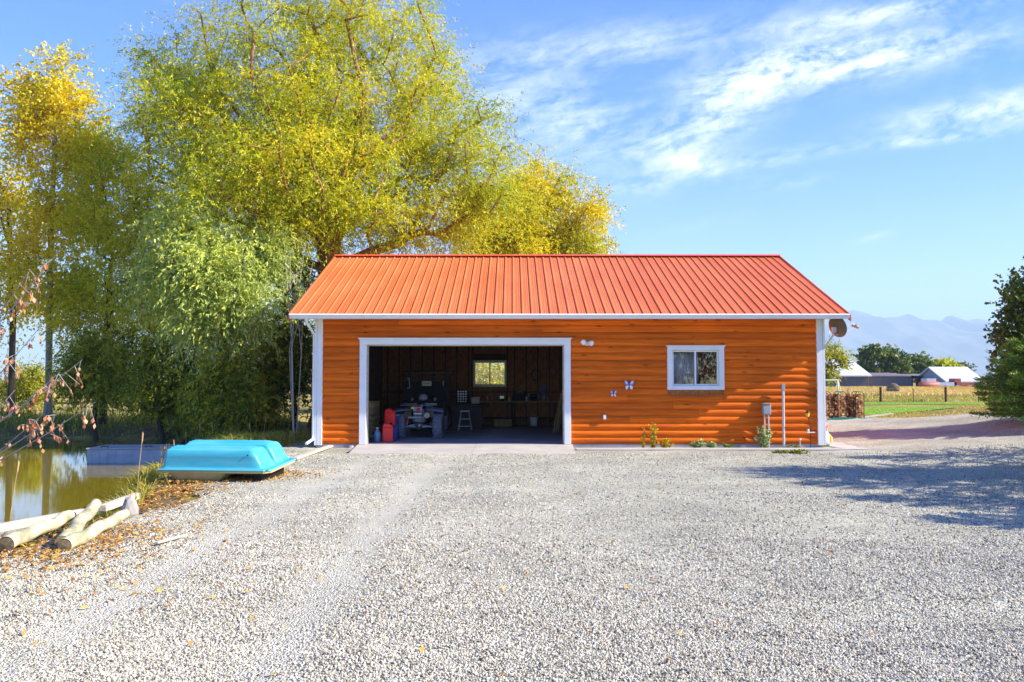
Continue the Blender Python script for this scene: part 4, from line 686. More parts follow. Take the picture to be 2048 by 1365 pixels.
tree('willow_tree', 'huge golden-green willow rising behind the garage roof', 'tree', (-6.6, Yw, hz(-6.6, Yw)), [lobe(640, 250, 300, 270, Yw), lobe(420, 250, 190, 190, Yw-1), lobe(840, 260, 170, 230, Yw+.5), lobe(930, 390, 130, 120, Yw), lobe(650, 30, 260, 140, Yw), lobe(390, 110, 130, 130, Yw), lobe(520, 430, 220, 110, Yw-1), lobe(770, 440, 190, 70, Yw-.5), lobe(300, 190, 80, 110, Yw-.5), lobe(960, 300, 90, 120, Yw), lobe(560, 330, 240, 170, Yw-2)], 560, 369000, LM_w, M_bark, .50, (.125, .017), .45, 3, tint=(.62, .26), csize=1.3, trunkpts=[(-6.5, Yw, 1.8), (-6.3, Yw, 3.6)], twigs=44)
tree('willow_tree', 'smaller yellow willow showing above the roof ridge', 'tree', (2.0, 39, 0), [lobe(1105, 400, 115, 110, 39), lobe(1010, 450, 150, 90, 39), lobe(1160, 470, 70, 70, 39), lobe(1060, 520, 170, 80, 39)], 190, 120000, LM_o, M_bark, .3, (.15, .022), .4, 5, tint=(.5, .28), csize=1.25, trunkpts=[(1.7, 39, 2.2)], twigs=40)
tree('cottonwood_tree', 'tall cottonwood with orange-yellow leaves and pale trunk', 'tree', (*at(97, 800, 33.5)[:2], 0), [lobe(110, 200, 85, 110, 33.5), lobe(60, 260, 80, 110, 33.5), lobe(175, 300, 70, 120, 34), lobe(110, 420, 110, 110, 33.5), lobe(115, 125, 55, 55, 33.5), lobe(40, 180, 45, 70, 33.8), lobe(120, 580, 100, 90, 33.5), lobe(40, 520, 80, 90, 34)], 220, 44000, LM_c, M_bark2, .12, (.11, .045), .25, 11, tint=(.60, .25), csize=1.0, trunkpts=[tuple(at(99, 640, 33.5)), tuple(at(103, 430, 33.5)), tuple(at(112, 250, 33.5))], twigs=16, shell=.6)
tree('cottonwood_tree', 'dark-stemmed cottonwood with thin olive leaves at the pond', 'tree', (*at(22, 800, 36)[:2], 0), [lobe(0, 420, 90, 130, 36), lobe(30, 600, 90, 120, 36), lobe(-60, 300, 110, 170, 36)], 110, 22000, LM_c, M_bark3, .12, (.11, .04), .25, 12, tint=(.45, .3), csize=1.0, trunkpts=[tuple(at(26, 640, 36)), tuple(at(18, 420, 36))], twigs=16, shell=.6)
tree('willow_tree', 'slender olive-yellow willow with many upright stems', 'tree', (*at(205, 830, 32.5)[:2], 0), [lobe(220, 420, 100, 170, 32.5), lobe(290, 540, 110, 140, 31.5), lobe(180, 620, 90, 120, 33), lobe(200, 300, 70, 90, 33), lobe(330, 640, 90, 80, 31), lobe(300, 390, 70, 80, 32)], 210, 84000, LM_w, M_bark3, .12, (.13, .020), .35, 13, tint=(.72, .28), csize=1.15, trunkpts=[tuple(at(212, 700, 32.5)), tuple(at(222, 520, 32.5))], twigs=22)
tree('silver_willow', 'pale silver-green willow leaning over the pond bank', 'tree', (*at(450, 860, 28)[:2], -.05), [lobe(420, 520, 100, 80, 27), lobe(365, 455, 70, 50, 27.5), lobe(480, 610, 80, 60, 27), lobe(330, 560, 50, 60, 28), lobe(530, 520, 50, 80, 28), lobe(400, 640, 70, 40, 27.5)], 120, 60000, LM_s, M_bark3, .10, (.16, .020), .55, 14, tint=(.66, .34), csize=1.15, trunkpts=[tuple(at(455, 740, 28)), tuple(at(440, 620, 27.6))], twigs=34, shell=.6)
for i, (px, py, rx, rz, Y, lab, tn) in enumerate([(330, 735, 120, 100, 30.5, 'dark shrub thicket on the pond bank under the silver willow', .45), (505, 730, 90, 110, 29.5, 'shady olive shrub between silver willow and garage', .35), (588, 640, 48, 190, 29.5, 'tall dark shrub hugging the garage corner', .18), (195, 730, 75, 80, 31.5, 'yellow-green shrub at the foot of the slender willow', .55), (420, 770, 80, 70, 31, 'low yellow shrub behind the upturned boat', .6), (455, 775, 70, 60, 27.3, 'olive shrub hiding the silver willow trunk', .5), (60, 760, 60, 50, 38, 'sparse bush near the pale cottonwood trunk', .6), (985, 745, 120, 60, 38, 'yellow-green shrub seen through the garage back window', .7)]):
    c = at(px, py, Y); tree('shrub', lab, 'shrub', (c.x, Y, hz(c.x, Y)), [lobe(px, py, rx, rz, Y), lobe(px+rx*.4, py+rz*.45, rx*.7, rz*.5, Y-.4), lobe(px-rx*.5, py+rz*.4, rx*.6, rz*.5, Y+.3)], 90, 30000 if i != 6 else 9000, LM_d, M_bark3, .09, (.13, .024), .4, 40+i, fork=.0, tint=(tn, .3), csize=.75, twigs=20)
# bare pale twigs beside the roof
t = thing('dead_sapling', 'bare pale sapling standing beside the roof edge', 'sapling', (*at(592, 700, 26)[:2], 0)); b = MB(); rr = random.Random(4)
for k in range(7):
    x = rr.uniform(-.2, .2); top = at(570+k*9, rr.uniform(480, 560), 26); q = [Vector((x*.3, 0, 0)), Vector((x, .1*x, 2.4)), Vector((top.x-at(592, 700, 26).x, rr.uniform(-.3, .3), top.z))]; b.tube(q, [.016, .011, .004], 5)
    for _ in range(4): f = rr.uniform(.3, .9); a = q[1].lerp(q[2], f); b.tube([a, a+Vector((rr.uniform(-.5, .5), rr.uniform(-.3, .3), rr.uniform(.3, .7)))], [.006, .002], 4)
b.build('stem', mat('pale_twig', (.52, .47, .36), .8), t)
# right of the yard
tree('aspen_tree', 'columnar green tree with round leaves beside the juniper', 'tree', (15.0, 24.6, hz(15, 24.6)), [((15.0, 24.6, 3.0), (1.5, 1.3, 1.7)), ((15.2, 24.7, 4.3), (1.1, 1.0, 1.0)), ((14.8, 24.4, 1.9), (1.3, 1.1, .8))], 120, 26000, LM_g, M_bark3, .09, (.10, .045), .25, 21, tint=(.28, .22), csize=.6, trunkpts=[(15, 24.6, 1.4), (15, 24.6, 2.8)], twigs=20)
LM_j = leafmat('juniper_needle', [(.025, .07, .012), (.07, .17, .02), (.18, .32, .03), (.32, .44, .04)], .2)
def conifer(loc, h, rad, lab, n=60, seed=1, dens=260):
    r = np.random.default_rng(seed); root = thing('juniper_bush', lab, 'juniper', (0, 0, 0), 0, 'junipers beside the yard'); x0, y0 = loc; z0 = hz(x0, y0); b = MB(); b.tube([(x0, y0, z0-.05), (x0, y0, z0+h*.5), (x0, y0, z0+h)], [.10, .06, .01], 7); Vs = []; T = []
    for k in range(n):
        f = (k+.5)/n; z = z0+.12+f*h*.93; L_ = rad*(1-f**2.2)*r.uniform(.7, 1.12)+.12; a = k*2.4+r.uniform(-.3, .3); d = np.array([math.cos(a), math.sin(a), .12+.25*f]); base = np.array([x0, y0, z]); tip = base+d*L_+np.array([0, 0, -.10*L_]); b.tube([tuple(base), tuple((base+tip)/2+np.array([0, 0, .05])), tuple(tip)], [.018, .012, .004], 4)
        m = int(dens*L_/rad)+20; s = r.random(m)**.7; P = base+(tip-base)*s[:, None]+r.normal(size=(m, 3))*np.array([.10, .10, .06])*(.35+.65*(1-s))[:, None]*rad*.55; dr = d*.9+r.normal(size=(m, 3))*.45+np.array([0, 0, .1]); dr /= np.linalg.norm(dr, axis=1)[:, None]; sd = np.cross(dr, r.normal(size=(m, 3))); sd /= np.linalg.norm(sd, axis=1)[:, None]; ll = r.uniform(.07, .16, m)[:, None]; w = .012
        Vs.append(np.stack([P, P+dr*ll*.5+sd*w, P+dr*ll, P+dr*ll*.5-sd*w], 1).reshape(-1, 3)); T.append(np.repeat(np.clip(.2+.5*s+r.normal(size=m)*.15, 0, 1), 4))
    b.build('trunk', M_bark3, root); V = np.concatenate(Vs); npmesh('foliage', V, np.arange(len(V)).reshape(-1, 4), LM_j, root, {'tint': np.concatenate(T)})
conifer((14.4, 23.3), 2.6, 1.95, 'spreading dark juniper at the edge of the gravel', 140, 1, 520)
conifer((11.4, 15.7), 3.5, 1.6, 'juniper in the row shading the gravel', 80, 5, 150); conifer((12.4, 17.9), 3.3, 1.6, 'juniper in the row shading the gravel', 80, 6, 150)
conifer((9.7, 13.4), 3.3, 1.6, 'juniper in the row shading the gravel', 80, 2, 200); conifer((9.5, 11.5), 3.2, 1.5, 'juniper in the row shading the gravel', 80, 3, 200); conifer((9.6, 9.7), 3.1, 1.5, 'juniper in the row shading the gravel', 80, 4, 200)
tree('aspen_tree', 'leafy tree standing at the end of the juniper row', 'tree', (12.0, 14.6, hz(12, 14.6)), [((12, 14.6, 3.2), (1.4, 1.3, 1.9)), ((12, 14.4, 4.4), (.9, .9, 1.0))], 90, 18000, LM_g, M_bark3, .1, (.09, .04), .25, 22, tint=(.5, .3), csize=.6, trunkpts=[(12, 14.6, 1.6)], twigs=16)
# a tree across the yard, seen in the window glass
tree('yard_tree', 'leafy tree across the yard mirrored in the window', 'tree', (12.2, -15, GZ), [((12.2, -15, 3.6), (2.4, 2, 2.2)), ((10.4, -15.3, 2.6), (1.2, 1.2, 1.4))], 60, 9000, LM_g, M_bark3, .16, (.16, .06), .3, 31, tint=(.5, .3), csize=.9, twigs=12)
# far trees
for i, (px, Y, lobs, col, lab, nb, lv) in enumerate([
    (1650, 75, [(1655, 705, 30, 28), (1680, 720, 22, 18), (1650, 745, 28, 18)], LM_d, 'wispy yellow tree just past the garage corner', 50, 7000),
    (1757, 135, [(1748, 706, 30, 16), (1735, 735, 22, 16), (1785, 718, 26, 20), (1800, 738, 20, 18), (1765, 740, 20, 12)], LM_g, 'open spreading green tree behind the grey sheds', 90, 12000),
    (1838, 150, [(1838, 728, 28, 18), (1828, 742, 22, 12), (1850, 742, 16, 12)], LM_g, 'round dark green tree behind the long shed', 70, 10000),
    (1872, 155, [(1872, 745, 26, 14), (1885, 735, 18, 14)], LM_w, 'yellow-green tree behind the open shed', 60, 9000),
    (1893, 165, [(1893, 735, 22, 14), (1905, 745, 20, 12)], LM_w, 'olive tree at the open shed roof', 50, 8000),
    (1918, 170, [(1918, 740, 22, 14), (1930, 748, 14, 10)], LM_g, 'bushy green tree above the white-roofed shed', 50, 8000)]):
    c = at(px, 770, Y); tree('field_tree', lab, 'tree', (c.x, Y, GZ), [lobe(a, b, rx, rz, Y) for a, b, rx, rz in lobs], nb, lv, col, M_bark3, .3 if Y > 100 else .12, (.38, .14) if Y > 100 else (.17, .05), .25, 60+i, fork=.05, tint=(.62 if Y < 100 else .5, .3), csize=1.3 if Y > 100 else .9, twigs=12, shell=.5, group='trees beyond the far field')

# ------------------------------------------------------------------ far sheds, fence, field things
def shed(name, lab, px0, px1, ye, Y, depth, pitch, wm, rm, base_py=None, ribs=40, gable=False, openf=False):
    a = at(px0, ye, Y); b = at(px1, ye, Y); w = b.x-a.x; h = a.z; t = thing(name, lab, 'shed', (a.x, Y, GZ))
    if not openf:
        wl_ = MB().b2(0, w, 0, depth, 0, h).build('wall', wm, t)
        for k in range(ribs): x = w*(k+.5)/ribs; MB().b2(x-.03, x+.03, -.035, -.001, 0, h-.02).build('panel_rib', wm, wl_)
    else:
        for k in range(openf): x = w*k/(openf-1); MB().b2(x-.12, x+.12, 0, .24, 0, h).build('post', M_stud, t); MB().b2(x-.12, x+.12, depth-.24, depth, 0, h).build('post', M_stud, t)
        MB().b2(-.1, w+.1, -.06, .3, h-.25, h).build('beam', M_stud, t)
    if gable:
        MB().prism([(0, h), (depth, h), (depth/2, h+pitch)], .02, w-.02, 'x').build('gable', wm, t); MB().prism([(-.4, h-.1), (depth/2, h+pitch), (depth+.4, h-.1), (depth+.4, h+.06), (depth/2, h+pitch+.18), (-.4, h+.06)], -.3, w+.3, 'x').build('roof', rm, t)
    else: MB().prism([(-.4, h+.0), (depth+.3, h+pitch), (depth+.3, h+pitch+.15), (-.4, h+.15)], -.3, w+.3, 'x').build('roof', rm, t)
    return t
M_pur = mat('weathered_metal', (.20, .16, .19), .6, c2=(.15, .12, .14), nscale=(.5, .5, .5)); M_gwall = mat('grey_shed_wall', (.22, .20, .20), .6); M_wroof = mat('white_roof', (.56, .59, .64), .5); M_shedw = mat('blue_grey_wall', (.28, .30, .36), .6)
shed('metal_barn', 'purple-grey ribbed barn with pale gable roof', 1672, 1737, 750, 120, 14, 2.3, M_pur, M_wroof, ribs=26, gable=True); shed('long_shed', 'long low grey metal shed', 1742, 1824, 752, 125, 8, .5, M_gwall, M_pur, ribs=30); shed('open_shed', 'open-fronted pole shed with dark roof', 1824, 1888, 752, 125, 8, .3, M_gwall, M_pur, openf=5)
shed('white_roof_shed', 'small shed with bright white gable roof', 1893, 1965, 762, 118, 9, 1.9, M_shedw, M_wroof, ribs=20, gable=True)
M_rust = mat('rusty_red_paint', (.45, .10, .06), .6, c2=(.30, .08, .05), nscale=(2, 2, 2))
t = thing('fuel_tank', 'rusty red and white cylinder tank on legs', 'tank', (*at(1858, 775, 112)[:2], 0)); MB().lathe([(0, -1.33), (.40, -1.3), (.5, -1.2), (.5, 1.2), (.40, 1.3), (0, 1.33)], (0, 0, .95), (1, .15, 0), 20).build('drum', M_rust, t, True)
for x in (-.9, .9): MB().box((x, 0, .28), (.15, .7, .56)).build('leg', M_stud, t)
def trailer(px, lab, m, L_=4.):
    t = thing('farm_trailer', lab, 'trailer', (*at(px, 775, 114)[:2], 0)); MB().box((0, 0, 1.1), (L_, 1.8, .5)).build('bed', m, t); MB().box((L_*.62, 0, .8), (L_*.3, .15, .12)).build('drawbar', m, t); MB().box((-L_*.3, 0, 1.6), (L_*.3, 1.6, .5)).build('hopper', m, t)
    for x in (-1, .6):
        for y in (-.95, .95): MB().lathe([(0, -.12), (.4, -.12), (.5, -.05), (.5, .05), (.4, .12), (0, .12)], (x, y, .5), (0, 1, 0), 14).build('wheel', M_tyre, t)
trailer(1876, 'white farm trailer parked before the open shed', M_wroof); trailer(1922, 'red farm implement trailer before the white-roofed shed', M_rust, 2.6)
t = thing('hay_bale', 'dark weathered round hay bale in the tall grass', 'hay bale', (*at(1786, 775, 98)[:2], 0)); MB().lathe([(0, -.6), (.60, -.6), (.66, -.5), (.66, .5), (.60, .6), (0, .6)], (0, 0, .6), (.3, 1, 0), 24).build('straw_roll', mat('old_hay', (.16, .12, .07), .95, c2=(.25, .19, .10), nscale=(5, 5, 5), bump=.8), t, True); MB().tube([(.67*math.cos(a), 0, .6+.67*math.sin(a)) for a in [2*PI*i/20 for i in range(21)]], .03, 4).build('twine', M_stud, t)
fence = thing('wire_fence', 'wire field fence with wooden and thin steel posts', 'fence', (0, 70, GZ)); M_wire = mat('fence_wire', (.3, .3, .3), .5, metal=.5)
for i, px in enumerate(range(1500, 2200, 65)):
    x = (px-1024)/F*70; big = i % 2 == 0; (MB().tube([(x, 0, -.1), (x, 0, 1.18)], .10, 8) if big else MB().tube([(x, 0, -.1), (x, 0, 1.1)], .03, 5)).build('post', M_stud if big else M_black, fence)
for z in (.3, .55, .8, 1.03): MB().tube([(18, 0, z), (45, 0, z)], .008, 4).build('wire', M_wire, fence)
t = thing('swing_set', 'cream pipe swing frame behind the garage corner', 'swing set', (*at(1660, 800, 52)[:2], 0))
for n_, pts in (('top_rail', [(-1.6, 0, 1.58), (.55, 0, 1.58)]), ('leg', [(.45, 0, 1.58), (.42, -.5, -.02)]), ('leg', [(.5, 0, 1.58), (.95, .45, -.02)])): MB().tube(pts, .045, 8).build(n_, mat('cream_pipe', (.62, .58, .46), .5), t)
# firewood racks
rb = MB; log_meshes = []
for k in range(5):
    n = 6; rr = random.Random(k+50); pol = [(.068*math.cos(2*PI*i/n)*rr.uniform(.75, 1.15), .055*math.sin(2*PI*i/n)*rr.uniform(.75, 1.15)) for i in range(n)]; b = MB().prism(pol, -.2, .2, 'y'); me = bpy.data.meshes.new('split_log'); me.from_pydata(b.v, [], b.f); me.materials.append(M_fire if k < 3 else M_fbark); log_meshes.append(me)
for k, px in enumerate((1651, 1681, 1716)):
    c = at(px, 845, 35.4); z0 = hz(c.x, 35.4); t = thing('firewood_rack', ['hooped black steel firewood rack touching the garage corner', 'hooped black steel firewood rack between two others', 'hooped black steel firewood rack beside the lawn'][k], 'rack', (c.x, 35.4, z0+.045))
    for y in (-.22, .22): MB().tube([(-.165, y, -.02), (-.165, y, 1.0)]+[(-.165*math.cos(a), y, 1.0+.13*math.sin(a)) for a in [PI*i/8 for i in range(1, 8)]]+[(.165, y, 1.0), (.165, y, -.02)], .013, 6).build('hoop', M_black, t, True)
    for x in (-.165, .165): MB().tube([(x, -.22, .06), (x, .22, .06)], .012, 6).build('rail', M_black, t)
    for row in range(9):
        for cx in range(5 if k < 2 else 4):
            x = -.12+cx*.125+random.uniform(-.015, .015)
            if x < .13 or k < 2:
                o = bpy.data.objects.new('firewood_log', log_meshes[random.choice((0, 1, 2)) if x < .14 else random.choice((0, 3, 4))]); COL.objects.link(o); o.location = (c.x+x, 35.4+random.uniform(-.04, .04)+(0 if x < .14 else .05), z0+.155+row*.108+random.uniform(-.008, .008)); o.rotation_euler = (0, random.uniform(0, 6.28), random.uniform(-.12, .12)); br_ = o.data.materials[0] == M_fbark; tag(o, ('bark-covered' if br_ else 'pale split')+' firewood log in the '+['rack touching the garage corner', 'rack between two others', 'rack beside the lawn'][k], 'log', ('bark-covered' if br_ else 'pale')+' logs in '+['corner rack', 'rack between', 'lawn rack'][k])
o = MB().box((.55, 0, 0), (1.3, .16, .04)).build('loose_plank', M_timber, None); o.location = at(1733, 838, 35.6); o.location.z = hz(o.location.x, 35.6)+.16; o.rotation_euler = (0, -.1, .2); tag(o, 'grey plank jutting from the firewood stack', 'plank')
c = gnd(1690, 849); tag(MB().tube([(c.x+(.75-.004*i)*math.cos(i*.33), c.y-.1+(.35+.002*i)*math.sin(i*.33), hz(c.x, c.y)+.045+.012*math.sin(i*1.9)+.0006*i) for i in range(85)]+[(c.x+1.2+.25*i, c.y-.2+.07*math.sin(i), hz(c.x+1+.25*i, c.y-.2)+.05) for i in range(7)], .016, 6).build('garden_hose', M_hose, None, True), 'green garden hose coiled before the firewood racks', 'hose')
t = thing('garden_ornament', 'colourful garden gnome figure at the garage corner', 'ornament', (at(1651, 880, 21.7).x, 21.7, -.049)); MB().lathe([(0, 0), (.09, 0), (.10, .12), (.085, .28), (.05, .36), (0, .36)], (0, 0, 0), n=14).build('body', M_white, t, True); MB().lathe([(0, 0), (.05, .01), (.065, .06), (.05, .11), (0, .13)], (0, 0, .35), n=14).build('head', M_tan, t, True); MB().lathe([(.07, 0), (.05, .06), (.02, .14), (0, .16)], (0, 0, .44), n=12).build('hat', M_red, t, True); MB().tube([(.08, 0, .28), (.13, -.05, .2), (.12, -.07, .08)], .025, 8).build('arm', M_yel, t, True); MB().lathe([(0, 0), (.1, 0), (.1, .03), (0, .035)], (0, 0, .0), n=12).build('base', mat('ornament_green', (.05, .2, .05), .5), t)
t = thing('picnic_table', 'weathered picnic table under the pale cottonwood', 'picnic table', (*at(128, 826, 43)[:2], 0), .1); 
for y in (-.28, -.14, 0, .14, .28): MB().b2(-.95, .95, y-.065, y+.065, .72, .76).build('top_plank', M_stud, t)
for y in (-.7, .7): MB().b2(-.95, .95, y-.13, y+.13, .42, .46).build('seat_plank', M_stud, t)
for x in (-.65, .65):
    MB().b2(x-.04, x+.04, -.75, .75, .36, .42).build('cross_beam', M_stud, t)
    for s in (-1, 1): MB().tube([(x, s*.2, .72), (x, s*.55, -.02)], .045, 4).build('leg', M_stud, t)

# ------------------------------------------------------------------ grass and small plants
def blades(name, lab, P, hgt, wid, lean, m, tint=(.5, .3), seed=1, cat='grass'):
    r = np.random.default_rng(seed); n = len(P); a = r.uniform(0, 2*PI, n); h = hgt*r.uniform(.5, 1.25, n); ln = lean*h*r.uniform(.3, 1.3, n); d = np.stack([np.cos(a), np.sin(a), np.zeros(n)], 1); b = r.uniform(0, 2*PI, n); w = np.stack([np.cos(b), np.sin(b), np.zeros(n)], 1)*wid; Z = np.array([0, 0, 1.])
    p1 = P+d*(ln*.3)[:, None]+Z*(h*.62)[:, None]; p2 = P+d*ln[:, None]+Z*(h*(1-.25*lean))[:, None]; V = np.stack([P-w, P+w, p1+w*.7, p1-w*.7, p2+w*.12, p2-w*.12], 1).reshape(-1, 3); k = np.arange(n)*6; Q = np.concatenate([np.stack([k, k+1, k+2, k+3], 1), np.stack([k+3, k+2, k+4, k+5], 1)])
    tv = np.repeat(np.clip(tint[0]+r.normal(size=n)*tint[1], 0, 1), 6); o = npmesh(name, V, Q, m, None, {'tint': tv}); return tag(o, lab, cat, kind='stuff')
LM_gr = leafmat('grass_blade', [(.06, .13, .012), (.20, .27, .02), (.48, .38, .04), (.62, .46, .10)], .3); LM_dry = leafmat('dry_grass_blade', [(.40, .30, .05), (.60, .40, .05), (.66, .46, .10), (.70, .56, .25)], .3); LM_lawn = leafmat('lawn_blade', [(.07, .22, .01), (.13, .34, .012), (.24, .40, .02), (.40, .40, .04)], .3)
def scat(n, x0, x1, y0, y1, cond=None, seed=1):
    r = np.random.default_rng(seed); x = r.uniform(x0, x1, n); y = r.uniform(y0, y1, n)
    if cond is not None: k = cond(x, y); x = x[k]; y = y[k]
    return np.stack([x, y, H(x, y)-.01], 1)
def tuft(cs, n, rad, seed): r = np.random.default_rng(seed); c = np.array(cs)[r.integers(0, len(cs), n)]; x = c[:, 0]+r.normal(size=n)*rad; y = c[:, 1]+r.normal(size=n)*rad; return np.stack([x, y, H(x, y)-.02], 1)
dP = lambda x, y: sdist(x, y, POND)
blades('bank_grass', 'rough grass along the far pond bank', scat(30000, -32, -7.5, 24, 38, lambda x, y: (dP(x, y) > .25) & (dP(x, y) < 5+2*vnoise(x, y, .5, 71)) & (vnoise(x, y, .45, 70) > -.16), 2), .42, .012, .6, LM_gr, (.35, .25), 2)
blades('pond_edge_grass', 'long arching yellow-green grass on the near pond edge', tuft([gnd(px, py)[:2] for px, py in ((290, 965), (270, 985), (300, 945), (250, 1000), (225, 1010), (180, 1025), (320, 935), (310, 950), (285, 950))], 1500, .14, 3), .36, .006, 1.0, LM_gr, (.62, .22), 3)
blades('shore_grass', 'golden grass clumps at the near shore', tuft([gnd(px, py)[:2] for px, py in ((10, 1040), (30, 1035), (-20, 1045), (60, 1038), (110, 1035), (5, 1020))], 1000, .16, 4), .42, .006, .9, LM_dry, (.4, .3), 4)
blades('tall_grass', 'green and straw grass behind the upturned boat', tuft([gnd(px, py)[:2] for px, py in ((470, 898), (500, 897), (530, 895), (555, 892), (440, 900), (590, 885), (480, 890))], 2000, .30, 5), .45, .008, .8, LM_gr, (.5, .25), 5)
blades('dry_field_grass', 'tall golden dry grass before the sheds', scat(42000, 28, 75, 92, 112, None, 6), .95, .035, .5, LM_dry, (.45, .3), 6)
blades('meadow_grass', 'short yellow-green meadow grass behind the fence', scat(14000, 16, 64, 70, 94, lambda x, y: (np.abs(x/y-.44) < .2), 7), .22, .03, .7, LM_gr, (.62, .2), 7)
blades('lawn_grass', 'short green blades of the mown lawn', scat(34000, 10, 44, 41, 67, lambda x, y: (sdist(x, y, LAWN) < -.2) & ~((y > 55.5+.5*np.sin(x)) & (y < 60.5+.6*np.sin(x*.7))), 8), .09, .018, .8, LM_lawn, (.45, .25), 8)
blades('verge_grass', 'dry weedy grass between gravel and lawn', scat(14000, 9, 36, 37.5, 45, lambda x, y: (sdist(x, y, GRAV) > .2) & (sdist(x, y, LAWN) > -.4) & (vnoise(x, y, .7, 72) > -.1), 9), .10, .014, .8, LM_dry, (.35, .3), 9)
for i, (px, py, h) in enumerate(((273, 990, 1.05), (395, 893, 1.0), (372, 895, .85), (430, 890, .8), (14, 1035, 1.2), (352, 900, .7), (525, 893, .75), (505, 895, .6))):
    c = gnd(px, py); c.z = hz(c.x, c.y)-.02; t = thing('seed_stalk', 'tall dry seed stalk rising from the bank grass', 'stalk', c, 0, 'dry seed stalks'); lx = random.uniform(-.15, .12); MB().tube([(0, 0, 0), (lx*.4, 0, h*.5), (lx, .02, h)], [.006, .005, .003], 5).build('stem', M_board, t); MB().lathe([(0, -.14), (.012, -.1), (.014, 0), (0, .05)], (lx, .02, h), (lx, 0, 1), 6).build('seed_head', M_board, t)
def herb(px, py, n, h, spread, size, lm, lab, tint=(.5, .3), seed=1, Y=None, name='leafy_plant'):
    r = np.random.default_rng(seed); c = gnd(px, py) if Y is None else Vector((at(px, py, Y).x, Y, 0)); c.z = hz(c.x, c.y); root = thing(name, lab, 'plant', c); b = MB(); Vs = []; T = []
    for k in range(n):
        a = r.uniform(0, 2*PI); s = spread*r.random()**.6; tip = Vector((s*math.cos(a), s*.35*math.sin(a), h*r.uniform(.5, 1.1))); b.tube([(tip.x*.2, tip.y*.2, -.02), (tip.x*.6, tip.y*.6, tip.z*.6), tuple(tip)], [.006, .005, .003], 4)
        m = 16; f = r.uniform(.2, 1, m); P = np.outer(f, np.array(tip))*1.0; d = r.normal(size=(m, 3)); d[:, 2] = np.abs(d[:, 2])*.6; d /= np.linalg.norm(d, axis=1)[:, None]; sd = np.cross(d, r.normal(size=(m, 3))); sd /= np.linalg.norm(sd, axis=1)[:, None]; l = (size*r.uniform(.6, 1.3, m))[:, None]; w = l*.38; V = np.stack([P, P+d*l*.5+sd*w, P+d*l, P+d*l*.5-sd*w], 1).reshape(-1, 3); Vs.append(V); T.append(np.repeat(np.clip(tint[0]+r.normal(size=m)*tint[1], 0, 1), 4))
    b.build('stem', mat('plant_stem', (.16, .18, .05), .7), root); V = np.concatenate(Vs); npmesh('foliage', V, np.arange(len(V)).reshape(-1, 4), lm, root, {'tint': np.concatenate(T)})
LM_y = leafmat('yellow_herb_leaf', [(.30, .26, .01), (.66, .45, .01), (.75, .50, .02), (.55, .50, .05)], .35); LM_p = leafmat('pale_herb_leaf', [(.10, .20, .03), (.30, .40, .10), (.60, .64, .34), (.66, .68, .45)], .3)
for args in [(1307, 890, 14, .62, .10, .06, LM_y, 'tall feathery yellow plant against the log wall', (.5, .3), 1), (1330, 892, 12, .28, .22, .06, LM_y, 'low golden plant at the foot of the log wall', (.4, .3), 2), (1287, 891, 6, .50, .06, .05, LM_y, 'thin yellow stem beside the feathery plant', (.5, .3), 3), (1393, 893, 12, .22, .22, .09, LM_p, 'broad-leaved green plant beside the concrete strip', (.35, .2), 4), (1425, 893, 9, .18, .16, .08, LM_p, 'small round-leaved plant by the concrete strip', (.35, .2), 5), (1455, 892, 8, .14, .16, .06, LM_p, 'creeping leafy weed below the log wall', (.25, .2), 6), (1528, 890, 26, .55, .24, .065, LM_p, 'bushy pale-leaved plant under the utility box', (.55, .25), 7), (1590, 893, 14, .12, .30, .05, LM_g, 'low green weeds at the post foot', (.6, .2), 8)]: herb(args[0], args[1], args[2], args[3], args[4], args[5], args[6], args[7], args[8], args[9], Y=GY0-.28 if args[9] != 8 else GY0-.3)
herb(1575, 912, 40, .10, .55, .06, LM_g, 'patch of low green weeds growing in the gravel', (.7, .2), 10, Y=19.9, name='weed_patch')
herb(330, 920, 10, .75, .12, .05, leafmat('russet_leaf', [(.40, .12, .03), (.55, .20, .06), (.62, .32, .10), (.5, .4, .1)], .3), 'russet-leaved weed at the end of the boat', (.5, .3), 11)
# fallen leaves
def litter():
    r = np.random.default_rng(77); cs = []
    for px, py, n, s in ((100, 1110, 600, .45), (60, 1130, 450, .55), (330, 990, 1000, .45), (420, 965, 900, .45), (250, 1020, 700, .4), (200, 1075, 500, .4), (500, 960, 700, .5), (560, 950, 220, .6), (300, 1060, 160, .8), (650, 905, 160, .4), (200, 1180, 160, 1.0)):
        c = gnd(px, py); cs.append(np.stack([c.x+r.normal(size=n)*s, c.y+r.normal(size=n)*s*.9], 1))
    n = 450; y = np.sqrt(r.uniform(16, 380, n)); cs.append(np.stack([y*r.uniform(-.55, .55, n)*1.0-.8, y], 1)); P = np.concatenate(cs); P = P[(sdist(P[:, 0], P[:, 1], POND) > .5) & ((P[:, 1] < 19.4) | (P[:, 0] < -5))]; n = len(P); Z = np.maximum(HG(P[:, 0], P[:, 1]), H(P[:, 0], P[:, 1])+.02)+.018
    a = r.uniform(0, 2*PI, n); l = r.uniform(.013, .034, n)[:, None]; d = np.stack([np.cos(a), np.sin(a), r.normal(size=n)*.3], 1); s = np.stack([-np.sin(a), np.cos(a), r.normal(size=n)*.3], 1); C = np.column_stack([P, Z]); V = np.stack([C-d*l, C+s*l*.6+[0, 0, .01], C+d*l, C-s*l*.6+[0, 0, .008]], 1).reshape(-1, 3)
    tag(npmesh('fallen_leaves', V, np.arange(4*n).reshape(-1, 4), leafmat('dry_leaf', [(.22, .08, .02), (.45, .20, .05), (.60, .36, .10), (.70, .42, .04)], .2), None, {'tint': np.repeat(r.random(n), 4)}), 'fallen brown and orange leaves on the ground', 'leaves', kind='stuff')
litter()
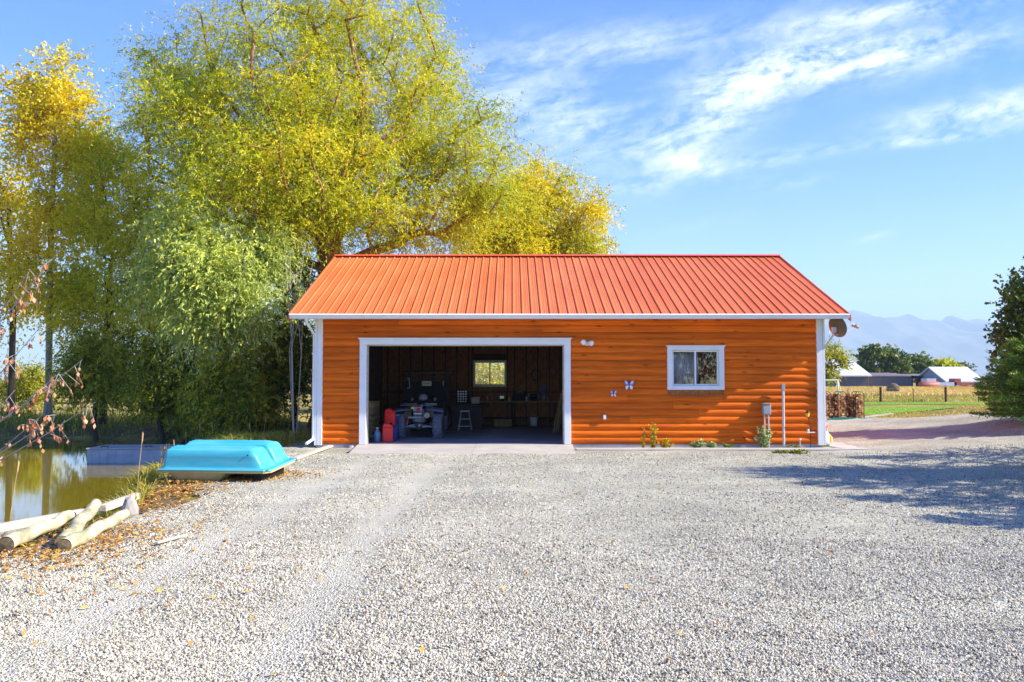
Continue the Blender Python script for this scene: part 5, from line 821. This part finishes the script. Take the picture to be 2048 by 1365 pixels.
# young tree with dry leaves reaching in over the pond
def drytree():
    r = random.Random(8); base = Vector((-7.3, 10.3, hz(-7.3, 10.3)-.4)); t = thing('dry_leaf_tree', 'young tree with russet dry leaves on thin pale branches', 'tree', base); b = MB(); Vs = []; T = []; b.tube([(0, 0, 0), (.05, 0, 1.6), (0, .1, 3.6)], [.07, .05, .02], 8)
    ends = [(60, 540, 1.4), (120, 500, 1.6), (80, 655, 1.1), (165, 720, 1.0), (120, 745, .9), (190, 805, .7), (140, 810, .7), (85, 830, .6), (30, 780, .7)]
    for px, py, z0 in ends:
        e = at(px, py, 10.0+r.uniform(-.4, .4))-base; s = Vector((0, 0, z0+.3)); m = s.lerp(e, .5)+Vector((0, 0, .12)); pts = [s, s.lerp(m, .6), m, m.lerp(e, .55)+Vector((0, 0, -.03)), e]; b.tube(pts, [.016, .012, .009, .006, .003], 5)
        for k in range(9):
            f = r.uniform(.45, 1); q = pts[2].lerp(pts[4], f); d = Vector((r.uniform(-.10, .16), r.uniform(-.1, .1), r.uniform(-.22, .02))); b.tube([q, q+d], [.004, .002], 4)
            for j in range(5):
                P = q+d*r.uniform(.4, 1.1); l = r.uniform(.04, .075); dd_ = Vector((r.uniform(-.4, .4), r.uniform(-.4, .4), -1)).normalized()*l; sd = dd_.cross(Vector((r.uniform(-1, 1), r.uniform(-1, 1), .2))).normalized()*l*.32; Vs += [P, P+dd_*.5+sd, P+dd_, P+dd_*.5-sd]; T += [r.random()]*4
    b.build('trunk', mat('pale_branch', (.42, .36, .30), .8), t, True); npmesh('dry_leaves', np.array([tuple(q) for q in Vs]), np.arange(len(Vs)).reshape(-1, 4), leafmat('russet_dry_leaf', [(.42, .12, .05), (.58, .22, .10), (.66, .34, .18), (.6, .4, .2)], .35), t, {'tint': np.array(T)})
drytree()
# ------------------------------------------------------------------ air
hb = MB().b2(-14000, 14000, -500, 15500, -6, 1000).build('haze', None); m = bpy.data.materials.new('haze_air'); m.use_nodes = True; N = m.node_tree.nodes; N.remove(N['Principled BSDF']); pv = N.new('ShaderNodeVolumePrincipled')
pv.inputs['Color'].default_value = (.60, .82, 1, 1); pv.inputs['Density'].default_value = 1.8e-4; pv.inputs['Anisotropy'].default_value = 0.; m.node_tree.links.new(pv.outputs[0], N['Material Output'].inputs['Volume']); hb.data.materials.append(m); tag(hb, 'pale blue distant haze over the valley', 'haze', kind='stuff')
